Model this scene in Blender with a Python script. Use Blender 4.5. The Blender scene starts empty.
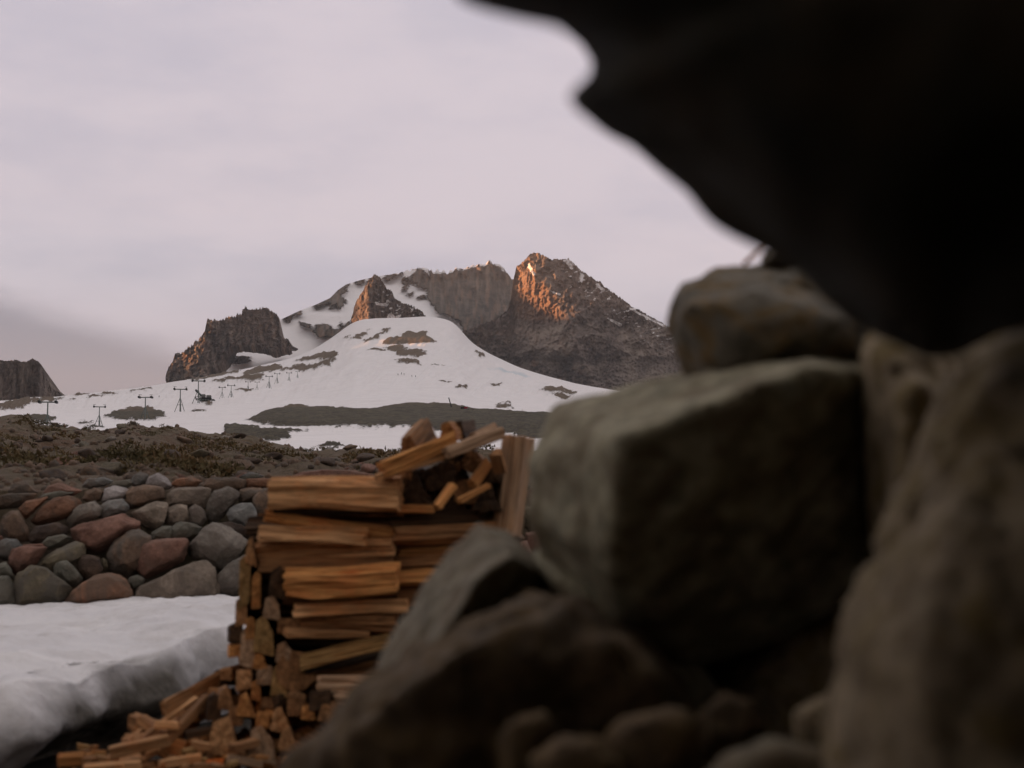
import bpy, bmesh, math, random
import numpy as np
from mathutils import Vector, Matrix

random.seed(7)
RNG = np.random.default_rng(7)
scene = bpy.context.scene
COL = scene.collection

# ------------------------------------------------------------------ camera
F = 1422.0
PITCH = math.atan(136.0 / F)
CAM = np.array([0.0, 0.0, 0.8])
SP, CP = math.sin(PITCH), math.cos(PITCH)

def P(px, py, D):
    """world point seen at photo pixel (px,py) whose distance along +Y is D"""
    px, py, D = np.broadcast_arrays(np.asarray(px, float), np.asarray(py, float), np.asarray(D, float))
    a = (px - 512.0) / F
    b = (384.0 - py) / F
    dy = CP - b * SP
    dz = SP + b * CP
    return np.stack([CAM[0] + a / dy * D, CAM[1] + D, CAM[2] + dz / dy * D], axis=-1)

cam_data = bpy.data.cameras.new("camera")
cam_data.sensor_width = 36.0
cam_data.lens = 36.0 * F / 1024.0
cam_data.clip_start = 0.05
cam_data.clip_end = 60000
cam_data.dof.use_dof = True
cam_data.dof.focus_distance = 1500.0
cam_data.dof.aperture_fstop = 4.0
cam = bpy.data.objects.new("camera", cam_data)
cam.location = CAM
cam.rotation_euler = (math.pi / 2 + PITCH, 0, 0)
COL.objects.link(cam)
scene.camera = cam

# ------------------------------------------------------------------ noise
_perm = RNG.permutation(256)
_perm = np.concatenate([_perm, _perm, _perm])
_g = RNG.normal(size=(256, 3)); _g /= np.linalg.norm(_g, axis=1)[:, None]

def perlin(p):
    p = np.asarray(p, float)
    i = np.floor(p).astype(np.int64)
    f = p - i
    u = f * f * f * (f * (f * 6 - 15) + 10)
    i &= 255
    out = np.zeros(p.shape[:-1])
    for dx in (0, 1):
        wx = u[..., 0] if dx else 1 - u[..., 0]
        for dy in (0, 1):
            wy = u[..., 1] if dy else 1 - u[..., 1]
            for dz in (0, 1):
                wz = u[..., 2] if dz else 1 - u[..., 2]
                h = _perm[_perm[_perm[(i[..., 0] + dx) & 255] + ((i[..., 1] + dy) & 255)] + ((i[..., 2] + dz) & 255)]
                g = _g[h]
                d = g[..., 0] * (f[..., 0] - dx) + g[..., 1] * (f[..., 1] - dy) + g[..., 2] * (f[..., 2] - dz)
                out += wx * wy * wz * d
    return out * 1.6

def fbm(p, octv=4, lac=2.03, gain=0.5):
    p = np.asarray(p, float); s = 0; a = 1.0
    for k in range(octv):
        s = s + a * perlin(p + 17.3 * k); p = p * lac; a *= gain
    return s

def ridged(p, octv=4, lac=2.07, gain=0.5):
    p = np.asarray(p, float); s = 0; a = 1.0
    for k in range(octv):
        s = s + a * (1 - 2 * np.abs(perlin(p + 31.7 * k))); p = p * lac; a *= gain
    return s

def stack(*a):
    return np.stack(np.broadcast_arrays(*[np.asarray(x, float) for x in a]), axis=-1)

def sstep(a, b, x):
    t = np.clip((x - a) / (b - a), 0, 1)
    return t * t * (3 - 2 * t)

def poly_sd(poly, X, Y):
    """signed distance to polygon (positive inside)"""
    poly = np.asarray(poly, float)
    d = np.full(X.shape, 1e9); inside = np.zeros(X.shape, bool)
    n = len(poly)
    for k in range(n):
        x0, y0 = poly[k]; x1, y1 = poly[(k + 1) % n]
        ex, ey = x1 - x0, y1 - y0
        L = ex * ex + ey * ey + 1e-12
        t = np.clip(((X - x0) * ex + (Y - y0) * ey) / L, 0, 1)
        d = np.minimum(d, np.hypot(X - x0 - t * ex, Y - y0 - t * ey))
        c = ((y0 > Y) != (y1 > Y)) & (X < (x1 - x0) * (Y - y0) / ((y1 - y0) if y1 != y0 else 1e-12) + x0)
        inside ^= c
    return np.where(inside, d, -d)

# ------------------------------------------------------------------ mesh / object helpers
def tag(o, label=None, cat=None, group=None, kind=None):
    if label: o["label"] = label
    if cat: o["category"] = cat
    if group: o["group"] = group
    if kind: o["kind"] = kind
    return o

def new_obj(name, data, parent=None, mat=None):
    o = bpy.data.objects.new(name, data)
    COL.objects.link(o)
    if parent is not None: o.parent = parent
    if mat is not None and data is not None:
        data.materials.clear(); data.materials.append(mat)
    return o

def mesh_from(name, V, Fc, smooth=True, attrs=None):
    V = np.asarray(V, np.float32).reshape(-1, 3)
    me = bpy.data.meshes.new(name)
    Fc = np.asarray(Fc, np.int32)
    if Fc.ndim == 2:
        n, k = Fc.shape
        me.vertices.add(len(V)); me.vertices.foreach_set("co", V.ravel())
        me.loops.add(n * k); me.loops.foreach_set("vertex_index", Fc.ravel())
        me.polygons.add(n); me.polygons.foreach_set("loop_start", np.arange(0, n * k, k, dtype=np.int32))
    me.update(calc_edges=True); me.validate()
    if smooth: me.polygons.foreach_set("use_smooth", np.ones(len(me.polygons), bool))
    for k, a in (attrs or {}).items():
        at = me.attributes.new(k, 'FLOAT', 'POINT'); at.data.foreach_set("value", np.asarray(a, np.float32).ravel())
    me.update()
    return me

def grid_faces(nr, nc):
    i = np.arange(nr - 1)[:, None] * nc + np.arange(nc - 1)[None, :]
    return np.stack([i, i + 1, i + nc + 1, i + nc], axis=-1).reshape(-1, 4)

def empty(name, loc):
    o = bpy.data.objects.new(name, None); COL.objects.link(o); o.location = loc
    return o

# ------------------------------------------------------------------ materials
class NT:
    def __init__(self, name):
        self.m = bpy.data.materials.new(name); self.m.use_nodes = True
        self.t = self.m.node_tree; self.n = self.t.nodes; self.l = self.t.links
        self.b = self.n["Principled BSDF"]
        self.b.inputs["Specular IOR Level"].default_value = 0.25
    def node(self, ty, **kw):
        nd = self.n.new(ty)
        for k, v in kw.items(): setattr(nd, k, v)
        return nd
    def put(self, sock, v):
        if hasattr(v, "is_output") or hasattr(v, "links"): self.l.new(v, sock)
        else: sock.default_value = v
    def coords(self, kind="Object", scale=(1, 1, 1)):
        tc = self.node("ShaderNodeTexCoord"); mp = self.node("ShaderNodeMapping")
        self.l.new(tc.outputs[kind], mp.inputs["Vector"]); mp.inputs["Scale"].default_value = scale
        return mp.outputs[0]
    def noise(self, vec, scale, detail=6, rough=0.6, dist=0.0):
        nd = self.node("ShaderNodeTexNoise"); self.l.new(vec, nd.inputs["Vector"])
        nd.inputs["Scale"].default_value = scale; nd.inputs["Detail"].default_value = detail
        nd.inputs["Roughness"].default_value = rough; nd.inputs["Distortion"].default_value = dist
        return nd.outputs[0]
    def voro(self, vec, scale, feature='F1'):
        nd = self.node("ShaderNodeTexVoronoi"); nd.feature = feature; self.l.new(vec, nd.inputs["Vector"])
        nd.inputs["Scale"].default_value = scale
        return nd.outputs["Distance"]
    def ramp(self, fac, stops):
        nd = self.node("ShaderNodeValToRGB"); cr = nd.color_ramp
        while len(cr.elements) < len(stops): cr.elements.new(0.5)
        for e, (p, c) in zip(cr.elements, stops):
            e.position = p; e.color = (*c, 1) if len(c) == 3 else c
        self.l.new(fac, nd.inputs[0])
        return nd.outputs[0]
    def map(self, v, a, b, c=0.0, d=1.0):
        nd = self.node("ShaderNodeMapRange"); self.l.new(v, nd.inputs[0])
        for i, x in enumerate((a, b, c, d)): nd.inputs[i + 1].default_value = x
        return nd.outputs[0]
    def math(self, op, a, b=0.0):
        nd = self.node("ShaderNodeMath", operation=op); self.put(nd.inputs[0], a); self.put(nd.inputs[1], b)
        return nd.outputs[0]
    def mix(self, f, a, b, mode='MIX'):
        nd = self.node("ShaderNodeMix", data_type='RGBA', blend_type=mode)
        self.put(nd.inputs[0], f)
        for s, v in ((nd.inputs[6], a), (nd.inputs[7], b)):
            if isinstance(v, tuple): s.default_value = (*v, 1) if len(v) == 3 else v
            else: self.l.new(v, s)
        return nd.outputs[2]
    def attr(self, name):
        nd = self.node("ShaderNodeAttribute", attribute_name=name)
        return nd.outputs["Fac"]
    def bump(self, h, strength, dist, prev=None):
        nd = self.node("ShaderNodeBump"); self.l.new(h, nd.inputs["Height"])
        nd.inputs["Strength"].default_value = strength; nd.inputs["Distance"].default_value = dist
        if prev is not None: self.l.new(prev, nd.inputs["Normal"])
        return nd.outputs[0]
    def out(self, col, rough=0.9, normal=None):
        self.put(self.b.inputs["Base Color"], (*col, 1) if isinstance(col, tuple) else col)
        self.put(self.b.inputs["Roughness"], rough)
        if normal is not None: self.l.new(normal, self.b.inputs["Normal"])
        return self.m

def stone_mat(name, c1, c2, c3=None, lichen=None, scale=1.0, bump=0.012, wet=0.88):
    t = NT(name); v = t.coords("Object")
    oi = t.node("ShaderNodeObjectInfo")
    off = t.node("ShaderNodeVectorMath", operation='ADD')
    cmb = t.node("ShaderNodeCombineXYZ")
    for i in range(3): t.l.new(t.math('MULTIPLY', oi.outputs["Random"], 37.0 + 11 * i), cmb.inputs[i])
    t.l.new(v, off.inputs[0]); t.l.new(cmb.outputs[0], off.inputs[1]); v = off.outputs[0]
    n1 = t.noise(v, 5.0 * scale, 8, 0.68, 0.5)
    n2 = t.noise(v, 38 * scale, 6, 0.7)
    col = t.mix(t.map(n1, 0.38, 0.62), tuple(x * .8 for x in c1), tuple(x * 1.1 for x in c2))
    col = t.mix(t.map(n2, 0.45, 0.75, 0, 0.55), col, tuple(x * 0.45 for x in c1))
    sp = t.map(t.voro(v, 70 * scale), 0.0, 0.22, 0.55, 0.0)
    col = t.mix(sp, col, tuple(min(0.6, x * 1.9) for x in c2))
    if c3:
        col = t.mix(t.map(t.noise(v, 3.2 * scale, 7, 0.65, 0.8), 0.48, 0.6), col, c3)
    if lichen:
        col = t.mix(t.map(t.noise(v, 9 * scale, 8, 0.75, 0.5), 0.56, 0.66, 0, 0.8), col, lichen)
    hv = t.node("ShaderNodeHueSaturation"); t.l.new(col, hv.inputs["Color"])
    t.l.new(t.map(oi.outputs["Random"], 0, 1, 1.0, 1.5), hv.inputs["Value"])
    b = t.bump(n1, 0.5, bump * 3 / scale)
    b = t.bump(n2, 0.7, bump / scale, b)
    b = t.bump(t.voro(v, 55 * scale), 0.35, bump * 0.6 / scale, b)
    return t.out(hv.outputs[0], wet, b)

ST = {
    'red':   stone_mat('red_andesite', (.165, .088, .066), (.225, .125, .094), (.135, .082, .062)),
    'rust':  stone_mat('rusty_stone', (.175, .09, .055), (.24, .125, .078), (.12, .08, .058)),
    'brown': stone_mat('brown_stone', (.12, .083, .06), (.175, .12, .085), (.09, .075, .062)),
    'dark':  stone_mat('dark_brown_stone', (.07, .05, .04), (.105, .075, .056), (.06, .05, .045)),
    'grey':  stone_mat('grey_stone', (.135, .12, .102), (.2, .178, .152), (.12, .10, .085)),
    'blue':  stone_mat('blue_grey_stone', (.14, .142, .135), (.21, .21, .2), (.14, .125, .11)),
    'green': stone_mat('green_grey_stone', (.105, .105, .086), (.165, .162, .135), (.12, .11, .09)),
    'olive': stone_mat('olive_stone', (.105, .09, .06), (.155, .13, .09), (.09, .08, .065)),
    'tan':   stone_mat('tan_stone', (.165, .135, .105), (.24, .195, .155), (.13, .105, .085)),
    'pale':  stone_mat('pale_stone', (.27, .245, .235), (.36, .33, .32), (.2, .17, .16)),
}
FG = {
    'block':  stone_mat('mossy_grey_rock', (.15, .137, .092), (.26, .238, .165), (.12, .098, .062), (.25, .232, .145), 5.0, .006),
    'ochre':  stone_mat('ochre_grey_rock', (.10, .088, .066), (.16, .142, .112), (.13, .085, .034), (.16, .158, .128), 5.0, .006),
    'brown':  stone_mat('dark_brown_rock', (.05, .034, .019), (.095, .064, .036), (.075, .048, .02), (.12, .098, .055), 5.0, .006),
    'olive':  stone_mat('olive_brown_rock', (.128, .098, .062), (.205, .162, .106), (.12, .088, .038), (.2, .165, .095), 5.0, .006),
    'grey':   stone_mat('dull_grey_rock', (.088, .076, .054), (.145, .126, .092), (.085, .064, .04), (.14, .128, .085), 5.0, .006),
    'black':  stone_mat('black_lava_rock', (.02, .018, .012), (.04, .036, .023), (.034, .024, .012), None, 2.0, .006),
}

def snow_mat(name, rock=((.06, .05, .042), (.12, .098, .08)), near=False, rscale=0.02, bscale=8.0):
    t = NT(name); v = t.coords("Object")
    bare = t.attr("bare")
    if near:
        n1 = t.noise(v, 2.2, 6, 0.6); n2 = t.noise(v, 26, 6, 0.65)
        sc = t.mix(t.map(n1, .3, .7), (.66, .655, .675), (.76, .75, .755))
        dirt = t.map(t.noise(v, 1.7, 8, 0.75, 0.6), .48, .7, 0, .5)
        sc = t.mix(dirt, sc, (.33, .30, .27))
        gr = t.map(t.noise(v, 45, 6, 0.8), .6, .7, 0, .7)
        sc = t.mix(gr, sc, (.2, .18, .16))
        dc = t.mix(t.map(n2, .3, .7), (.045, .039, .029), (.105, .093, .076))
        col = t.mix(bare, sc, dc)
        b = t.bump(n1, .5, .05); b = t.bump(n2, .6, .012, b)
        return t.out(col, .75, b)
    n1 = t.noise(v, rscale, 8, .65, .5)
    n2 = t.noise(v, rscale * 9, 6, .7)
    tint = t.attr("tint")
    rc = t.mix(t.map(n1, .40, .60), tuple(x * .8 for x in rock[0]), tuple(x * 1.12 for x in rock[1]))
    rc = t.mix(t.map(t.noise(v, rscale * 1.7, 8, .7, .8), .54, .64, 0, .55), rc, (rock[0][0] * 1.15, rock[0][1] * .8, rock[0][2] * .7))
    rc = t.mix(t.map(n2, .42, .66, 0, .8), rc, tuple(x * .3 for x in rock[0]))
    rc = t.mix(t.map(t.noise(v, rscale * 3, 8, .75), .52, .66, 0, .6), rc, tuple(min(.5, x * 1.5) for x in rock[1]))
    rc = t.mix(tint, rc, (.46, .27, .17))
    rc = t.mix(t.attr("pale"), rc, (.36, .292, .245))
    s1 = t.noise(v, rscale * .5, 6, .6)
    sc = t.mix(t.map(s1, .3, .7), (.80, .775, .785), (.89, .868, .878))
    sc = t.mix(t.map(t.noise(v, rscale * 1.5, 8, .75, 1.5), .55, .7, 0, .4), sc, (.5, .46, .44))
    sc = t.mix(t.attr("blue"), sc, (.52, .62, .68))
    e = t.math('ADD', t.math('ADD', bare, t.map(t.noise(v, rscale * 8, 8, .8), .25, .75, -.3, .3)), t.map(t.noise(v, rscale * 1.5, 6, .7), .25, .75, -.3, .3))
    f = t.map(e, .42, .56)
    col = t.mix(f, sc, rc)
    hb = t.math('MULTIPLY', t.noise(v, rscale * 5, 8, .72), f)
    b = t.bump(hb, .9, bscale)
    b = t.bump(s1, .12, bscale * .8, b)
    return t.out(col, .85, b)

M_SNOWFIELD = snow_mat('snow_and_scree', ((.068, .058, .036), (.12, .102, .064)), rscale=.2, bscale=1.2)
M_MOUNTAIN = snow_mat('snow_and_mountain_rock', ((.135, .104, .092), (.26, .208, .184)), rscale=.014, bscale=14)
M_RIDGE = snow_mat('snow_and_ridge_rock', ((.05, .04, .031), (.125, .10, .076)), rscale=.014, bscale=14)
M_CLIFF = snow_mat('cliff_rock', ((.18, .14, .12), (.26, .21, .18)), rscale=.02, bscale=8)
M_BANK = snow_mat('old_melting_snow', near=True)

def hillside_mat():
    t = NT('heath_and_dirt'); v = t.coords("Object")
    n1 = t.noise(v, .16, 6, .65, .6); n2 = t.noise(v, 2.2, 8, .7); n3 = t.noise(v, 14, 6, .75)
    col = t.mix(t.map(n1, .38, .6), (.15, .112, .075), (.11, .088, .048))
    col = t.mix(t.map(n2, .46, .62), col, (.2, .155, .115))
    col = t.mix(t.map(t.noise(v, .5, 7, .7, 1), .54, .66), col, (.13, .075, .043))
    col = t.mix(t.map(n3, .5, .72, 0, .7), col, (.03, .025, .02))
    b = t.bump(n2, .8, .25); b = t.bump(n3, .8, .05, b)
    return t.out(col, .95, b)
M_HILL = hillside_mat()

def ground_mat():
    t = NT('dark_stony_soil'); v = t.coords("Object")
    n1 = t.noise(v, 1.5, 8, .7); n2 = t.noise(v, 22, 7, .75)
    col = t.mix(t.map(n1, .35, .65), (.022, .019, .015), (.045, .037, .029))
    col = t.mix(t.map(n2, .55, .72, 0, .7), col, (.075, .06, .045))
    b = t.bump(n1, .7, .1); b = t.bump(n2, .8, .02, b)
    return t.out(col, .9, b)
M_GROUND = ground_mat()

def wood_mat(name, c1, c2, c3, dark=.35):
    t = NT(name); v = t.coords("Object")
    oi = t.node("ShaderNodeObjectInfo")
    off = t.node("ShaderNodeVectorMath", operation='ADD'); cmb = t.node("ShaderNodeCombineXYZ")
    for i in range(3): t.l.new(t.math('MULTIPLY', oi.outputs["Random"], 9.0 + 4 * i), cmb.inputs[i])
    t.l.new(v, off.inputs[0]); t.l.new(cmb.outputs[0], off.inputs[1])
    mp = t.node("ShaderNodeMapping"); t.l.new(off.outputs[0], mp.inputs[0]); mp.inputs["Scale"].default_value = (1.6, 26, 26)
    g = t.noise(mp.outputs[0], 1.6, 7, .68, .35)
    mp2 = t.node("ShaderNodeMapping"); t.l.new(off.outputs[0], mp2.inputs[0]); mp2.inputs["Scale"].default_value = (4, 110, 110)
    g2 = t.noise(mp2.outputs[0], 1.5, 5, .7)
    bl = t.noise(off.outputs[0], 7, 5, .6, .6)
    col = t.mix(t.map(g, .40, .60), tuple(x * .62 for x in c1), c2)
    col = t.mix(t.map(bl, .5, .68, 0, .75), col, c3)
    col = t.mix(t.map(g2, .48, .64, 0, .75), col, tuple(x * dark for x in c1))
    hv = t.node("ShaderNodeHueSaturation"); t.l.new(col, hv.inputs["Color"])
    t.l.new(t.map(oi.outputs["Random"], 0, 1, .72, 1.22), hv.inputs["Value"])
    b = t.bump(g, .8, .008); b = t.bump(g2, .6, .003, b)
    return t.out(hv.outputs[0], .8, b)
WD = {
    'tan':    wood_mat('tan_split_wood', (0.512, 0.256, 0.105), (0.717, 0.397, 0.186), (0.589, 0.243, 0.083)),
    'orange': wood_mat('orange_split_wood', (0.538, 0.224, 0.067), (0.720, 0.346, 0.115), (0.589, 0.192, 0.058)),
    'pale':   wood_mat('pale_split_wood', (.46, .28, .165), (.60, .40, .25), (.5, .27, .13)),
    'brown':  wood_mat('brown_weathered_wood', (0.307, 0.147, 0.060), (0.486, 0.250, 0.109), (0.371, 0.154, 0.058)),
    'dark':   wood_mat('dark_and_shaded_wood', (.055, .03, .016), (.11, .06, .03), (.09, .045, .02)),  # dark pieces; also colours logs in gaps and the hollow to deepen their shade
    'yellow': wood_mat('yellow_split_wood', (.40, .235, .085), (.52, .32, .13), (.4, .2, .07)),
    'bark':   wood_mat('furrowed_bark', (.05, .036, .026), (.09, .068, .05), (.06, .04, .028), .25),
}
def plain(name, c, r=.6, metal=0.0):
    t = NT(name); v = t.coords("Object")
    n = t.noise(v, 3, 5, .7)
    col = t.mix(t.map(n, .4, .7, 0, .6), c, tuple(x * .6 for x in c))
    t.b.inputs["Metallic"].default_value = metal
    return t.out(col, r)
M_STEEL = plain('grey_green_steel', (.15, .18, .17), .6)
M_DARKM = plain('dark_machine_metal', (.022, .026, .028), .5)
M_GREYP = plain('grey_machine_paint', (.16, .17, .165), .5)
M_REDP = plain('red_pink_paint', (.45, .03, .075), .5)
M_CLOTH = plain('dark_ski_clothing', (.03, .032, .04), .9)
M_SKIN = plain('skin', (.4, .26, .2), .7)
M_GLASS = plain('dark_window_glass', (.02, .025, .03), .15)
M_ORANGE = plain('bright_orange_heartwood', (.62, .14, .02), .7)

# ------------------------------------------------------------------ far terrain: depth fields
def interp(x, pts):
    pts = sorted(pts); xs, ys = zip(*pts)
    return np.interp(x, xs, ys)

def Dmt(y):
    return interp(y, [(420, 2250), (400, 2450), (385, 2600), (340, 2900), (316, 3150), (300, 3450), (280, 3800), (255, 4000), (230, 4150)])

T1 = [(-260, 409), (0, 401), (60, 396), (100, 392), (150, 386), (165, 383), (200, 378), (240, 370), (280, 361), (300, 355.5), (320, 346), (340, 332),
      (352, 322), (365, 318.5), (400, 318), (430, 316), (455, 321), (463, 333), (470, 342), (490, 354), (520, 368), (550, 377), (580, 384), (620, 391), (700, 398), (860, 404)]
_tx = np.arange(-300, 900.0); _ty = interp(_tx, T1); _k = np.exp(-(np.arange(-18, 19) / 6.0) ** 2 / 2); _k /= _k.sum()
_ty = np.convolve(np.pad(_ty, 18, mode='edge'), _k, 'valid'); T1 = list(zip(_tx, _ty))
def Dtop(T): return interp(T, [(410, 1500), (400, 1650), (383, 2250), (357, 2550), (317, 2800)])

PATCHES = [
 [(295,362),(310,357),(338,354),(336,361),(310,363)], [(242,375),(256,368),(282,365),(279,372),(256,375.5)],
 [(277,372),(302,368),(335,363),(328,368),(302,373)], [(208,384),(226,382),(224,384.5)], [(223,380.5),(264,376),(264,381),(226,382.5)],
 [(231,391.5),(251,391),(252,394),(236,393.5)], [(190,380),(241,371),(238,373.5),(195,382)],
 [(379,346),(392,340),(406,335),(426,333),(429,339),(435,344),(423,345.5),(406,345)],
 [(385,349),(400,346),(406,350),(423,352),(428,357),(415,360.5),(400,359),(392,353)],
 [(366,353.5),(377,350),(385,350.5),(383,354)], [(349,342),(356,337),(368,332),(367,335.5),(357,340)],
 [(344,340),(350,335),(349,339)], [(363,343),(377,335),(392,328),(390,331.5),(377,339),(367,343)],
 [(395,364),(420,364),(421,366.8),(400,366.5)], [(430,368),(445,368.4),(446,369.6),(432,369.6)],
 [(441,383.2),(451,383.6),(450,385.4),(443,385.3)], [(456,388.4),(468,387.4),(467,389.4),(458,389.8)], [(489,385.6),(502,386.4),(500,387.8),(491,387.2)],
 [(496,405.6),(510,406.2),(511,408),(500,407.8)], [(540,394),(552,391.6),(577,393.5),(575,396),(556,396.4)], [(552,397.2),(571,397.6),(568,399.4),(556,399)],
 [(475,352.5),(479,352),(486,357),(482,358.5)],
 [(105,417),(115,412),(135,408),(150,408.5),(160,413),(167,416),(150,418.4),(125,418.6)],
 [(-60,409),(0,407),(18,403),(41,402),(50,400),(64,400),(50,403.6),(35,406.6),(12,410.5),(-60,413)],
 [(71,397.6),(80,395),(90,395),(82,397.8)], [(87,401),(94,398),(103,399),(94,402)], [(98,397),(104,395),(118,394.4),(105,397.4)], [(66,404),(76,402.6),(74,404.8)],
 [(77,423),(84,420.6),(96,420.8),(82,423.6)], [(88,426.6),(97,424.4),(106,426.4),(97,428)], [(30,415.5),(45,415.5),(56,418),(53,422),(39,423),(30,422)],
 [(246,420),(290,406),(324,407.5),(365,410),(406,404),(440,404),(471,410),(521,412),(560,415),(640,418),(730,424),(800,433),(720,441),(640,445),(560,440),(474,434),(412,429),(365,429),(302,426),(262,424)],
 [(316,447.5),(330,446),(337,444),(345,447),(336,449),(322,449.4)], [(320,452),(335,450.4),(337,452.4),(325,453.4)],
 [(225,427),(262,429),(308,431),(285,435),(292,440),(268,442),(225,437)],
 [(199,403.6),(212,403),(214,404.6),(200,405)], [(192,411.5),(207,410.6),(206,412),(195,412.4)],
 [(128,393),(150,389.5),(152,391.5),(132,394)],
]
MORAINE = PATCHES[31]

def patch_mask(U, Y, polys, soft=1.2, warp=1.3):
    wx = warp * 1.6 * fbm(stack(U * .13, Y * .4, 3.1), 5, 2.1, .65); wy = .6 * warp * fbm(stack(U * .13, Y * .4, 9.4), 5, 2.1, .65)
    m = np.zeros(U.shape)
    for p in polys:
        pa = np.asarray(p); x0, y0 = pa.min(0) - 6; x1, y1 = pa.max(0) + 6
        sel = (U > x0) & (U < x1) & (Y > y0) & (Y < y1)
        if not sel.any(): continue
        sd = poly_sd(p, U[sel] + wx[sel], Y[sel] + wy[sel])
        m[sel] = np.maximum(m[sel], sstep(-soft * .6, soft * .6, sd))
    return m

def snow_y(U, D):
    """photo row of the bare snow slope at column U and distance D"""
    T = interp(U, T1); DT = Dtop(T)
    lo = np.interp(np.log(D), np.log([60, 85, 110, 135, 250, 420, 600]), [520, 488, 470, 458, 437, 429, 417])
    q = np.clip((np.log(D) - math.log(600)) / (np.log(DT) - math.log(600)), 0, 1.0)
    hi = 417 + (T - 417) * (0.75 * q + .25 * q * q)
    return np.where(D <= 600, lo, hi)

def snow_relief(U, Y, D, q, V):
    # wind drifts and shallow gullies, in metres
    wp = V * np.array([1, 1, 0])
    far = sstep(800, 1300, D) * sstep(1, .93, q)
    return (.006 * D ** .85 * fbm(wp * .012, 4) * sstep(1, .93, q) + .0012 * D * fbm(wp * .07 * (400 / (D[..., None] + 200)), 3) * .3
            + far * (1.7 * ridged(stack(U * .045 + Y * .05, Y * .03, 21.0), 3) + .6 * ridged(stack(U * .15 + Y * .2, Y * .06, 5.0), 3)))

def build_snowfield():
    us = np.concatenate([np.arange(-170, 700, 1.15), np.arange(702, 1150, 4.0)]); q = np.linspace(0, 1, 320)
    U = np.repeat(us[None, :], len(q), 0)
    T = interp(us, T1); DT = Dtop(T)
    D = np.exp(math.log(70) + q[:, None] * (np.log(DT) - math.log(70))[None, :])
    Y = snow_y(U, D)
    V = P(U, Y, D)
    wp = V * np.array([1, 1, 0])
    V[..., 2] += snow_relief(U, Y, D, np.repeat(q[:, None], len(us), 1), V)
    bare = patch_mask(U, Y, PATCHES, 3.0, 2.2)
    wide = patch_mask(U, Y, PATCHES, 13.0, 2.0)
    bare = np.maximum(bare, wide * sstep(.40, .5, fbm(stack(U * .34, Y * 1.0, 12), 4)) * .95)
    # the moraine: a long mound that hides the dip behind it
    sd = poly_sd(MORAINE, U, Y)
    V[..., 2] += np.where(sd > 0, 1.6 * (1 - np.exp(-sd / 6)), 0)
    V[..., 2] += bare * .0022 * D * (.4 + .8 * np.abs(fbm(wp * .03, 4)))
    V[..., 2] += bare * sstep(900, 300, D) * .7 * np.abs(fbm(wp * .22, 4))
    # sink the far edge behind the crest
    back = [V[-1] + np.array([0, 60, -12.0]), V[-1] + np.array([0, 200, -60.0])]
    V = np.concatenate([V, np.stack(back)]); z = np.zeros((2, len(us)))
    bare = np.concatenate([bare, z])
    blue = patch_mask(U, Y, [[(488, 369), (510, 371), (530, 376.5), (524, 378), (505, 373.5)]], 2.5, 1)
    me = mesh_from('snowfield', V, grid_faces(len(q) + 2, len(us)),
                   attrs={'bare': bare, 'tint': np.concatenate([.14 * sstep(650, 850, D), z]), 'pale': bare * 0, 'blue': np.concatenate([blue * .7, z])})
    o = new_obj('snowfield', me, None, M_SNOWFIELD); tag(o, kind='structure')
build_snowfield()

def ground_at(u, y):
    """point of the snow slope seen at photo column u, row y"""
    Ds = np.exp(np.linspace(math.log(85), math.log(float(Dtop(interp(u, T1)))), 900))
    ys = snow_y(np.full_like(Ds, u), Ds)
    k = int(np.argmin(np.abs(ys - y)))
    D1 = np.array([Ds[k]]); U1 = np.array([float(u)]); V1 = P(U1, ys[k:k + 1], D1)
    q1 = (np.log(D1) - math.log(70)) / (math.log(float(Dtop(interp(u, T1)))) - math.log(70))
    V1[:, 2] += snow_relief(U1, ys[k:k + 1], D1, q1, V1)
    return V1[0], Ds[k]

T2 = [(150, 395), (165, 387), (180, 375), (205, 345), (235, 335), (283, 318.5), (300, 310.5), (315, 305), (330, 298), (338, 290), (346, 284.5), (357, 281), (365, 279), (380, 276), (400, 274),
      (412, 272.5), (419, 270.5), (430, 273), (440, 274.5), (455, 273.5), (470, 270.5), (482, 268), (490, 265.5), (495, 266), (503, 272), (511, 279), (530, 290), (560, 310), (700, 380)]
BACK_ROCK = [
 [(430,274),(440,274),(455,273),(470,268),(482,266),(494,263),(505,272),(520,279),(520,309),(497,321),(463,333),(459,321),(447,315),(438,313),(431,303),(426,297),(428,284)],
 [(312,306.5),(321,297),(334,285),(343,281),(348,284),(347,291.5),(341.5,296),(346,300),(344,305),(339,309.5),(336,303),(331,308),(329,303),(319,306.5)],
 [(313,330),(317,324.5),(324,323),(337,329.5),(349,322),(353,317),(349,327),(336,336),(321,338),(314,334)], [(300,321),(311,325),(311,329),(301,326)],
 [(284,319),(287,313),(302,310),(302,314),(292,317)], [(229,362),(236,356),(249,356),(250,362),(236,364.5)],
 [(354,282),(358,278),(363,278),(362,285)], [(366,283),(371,277),(378,276),(381,281),(374,283)], [(384,277),(392,273),(398,274),(392,279),(386,282)],
 [(402,290),(405,279),(409,276),(408,285),(406,290)], [(410,280),(416,271),(421,269),(428,273),(430,288),(424,289),(419,287)], [(407,295),(412,291),(414,294),(409,296.5)], [(417,298),(424,294),(424,299)],
 [(447,338),(450,332),(457,330),(458,334),(452,339)], [(460,340),(466,331),(472,331),(471,338),(463,342)], [(337,325),(342,322.5),(343,326)],
]
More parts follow.
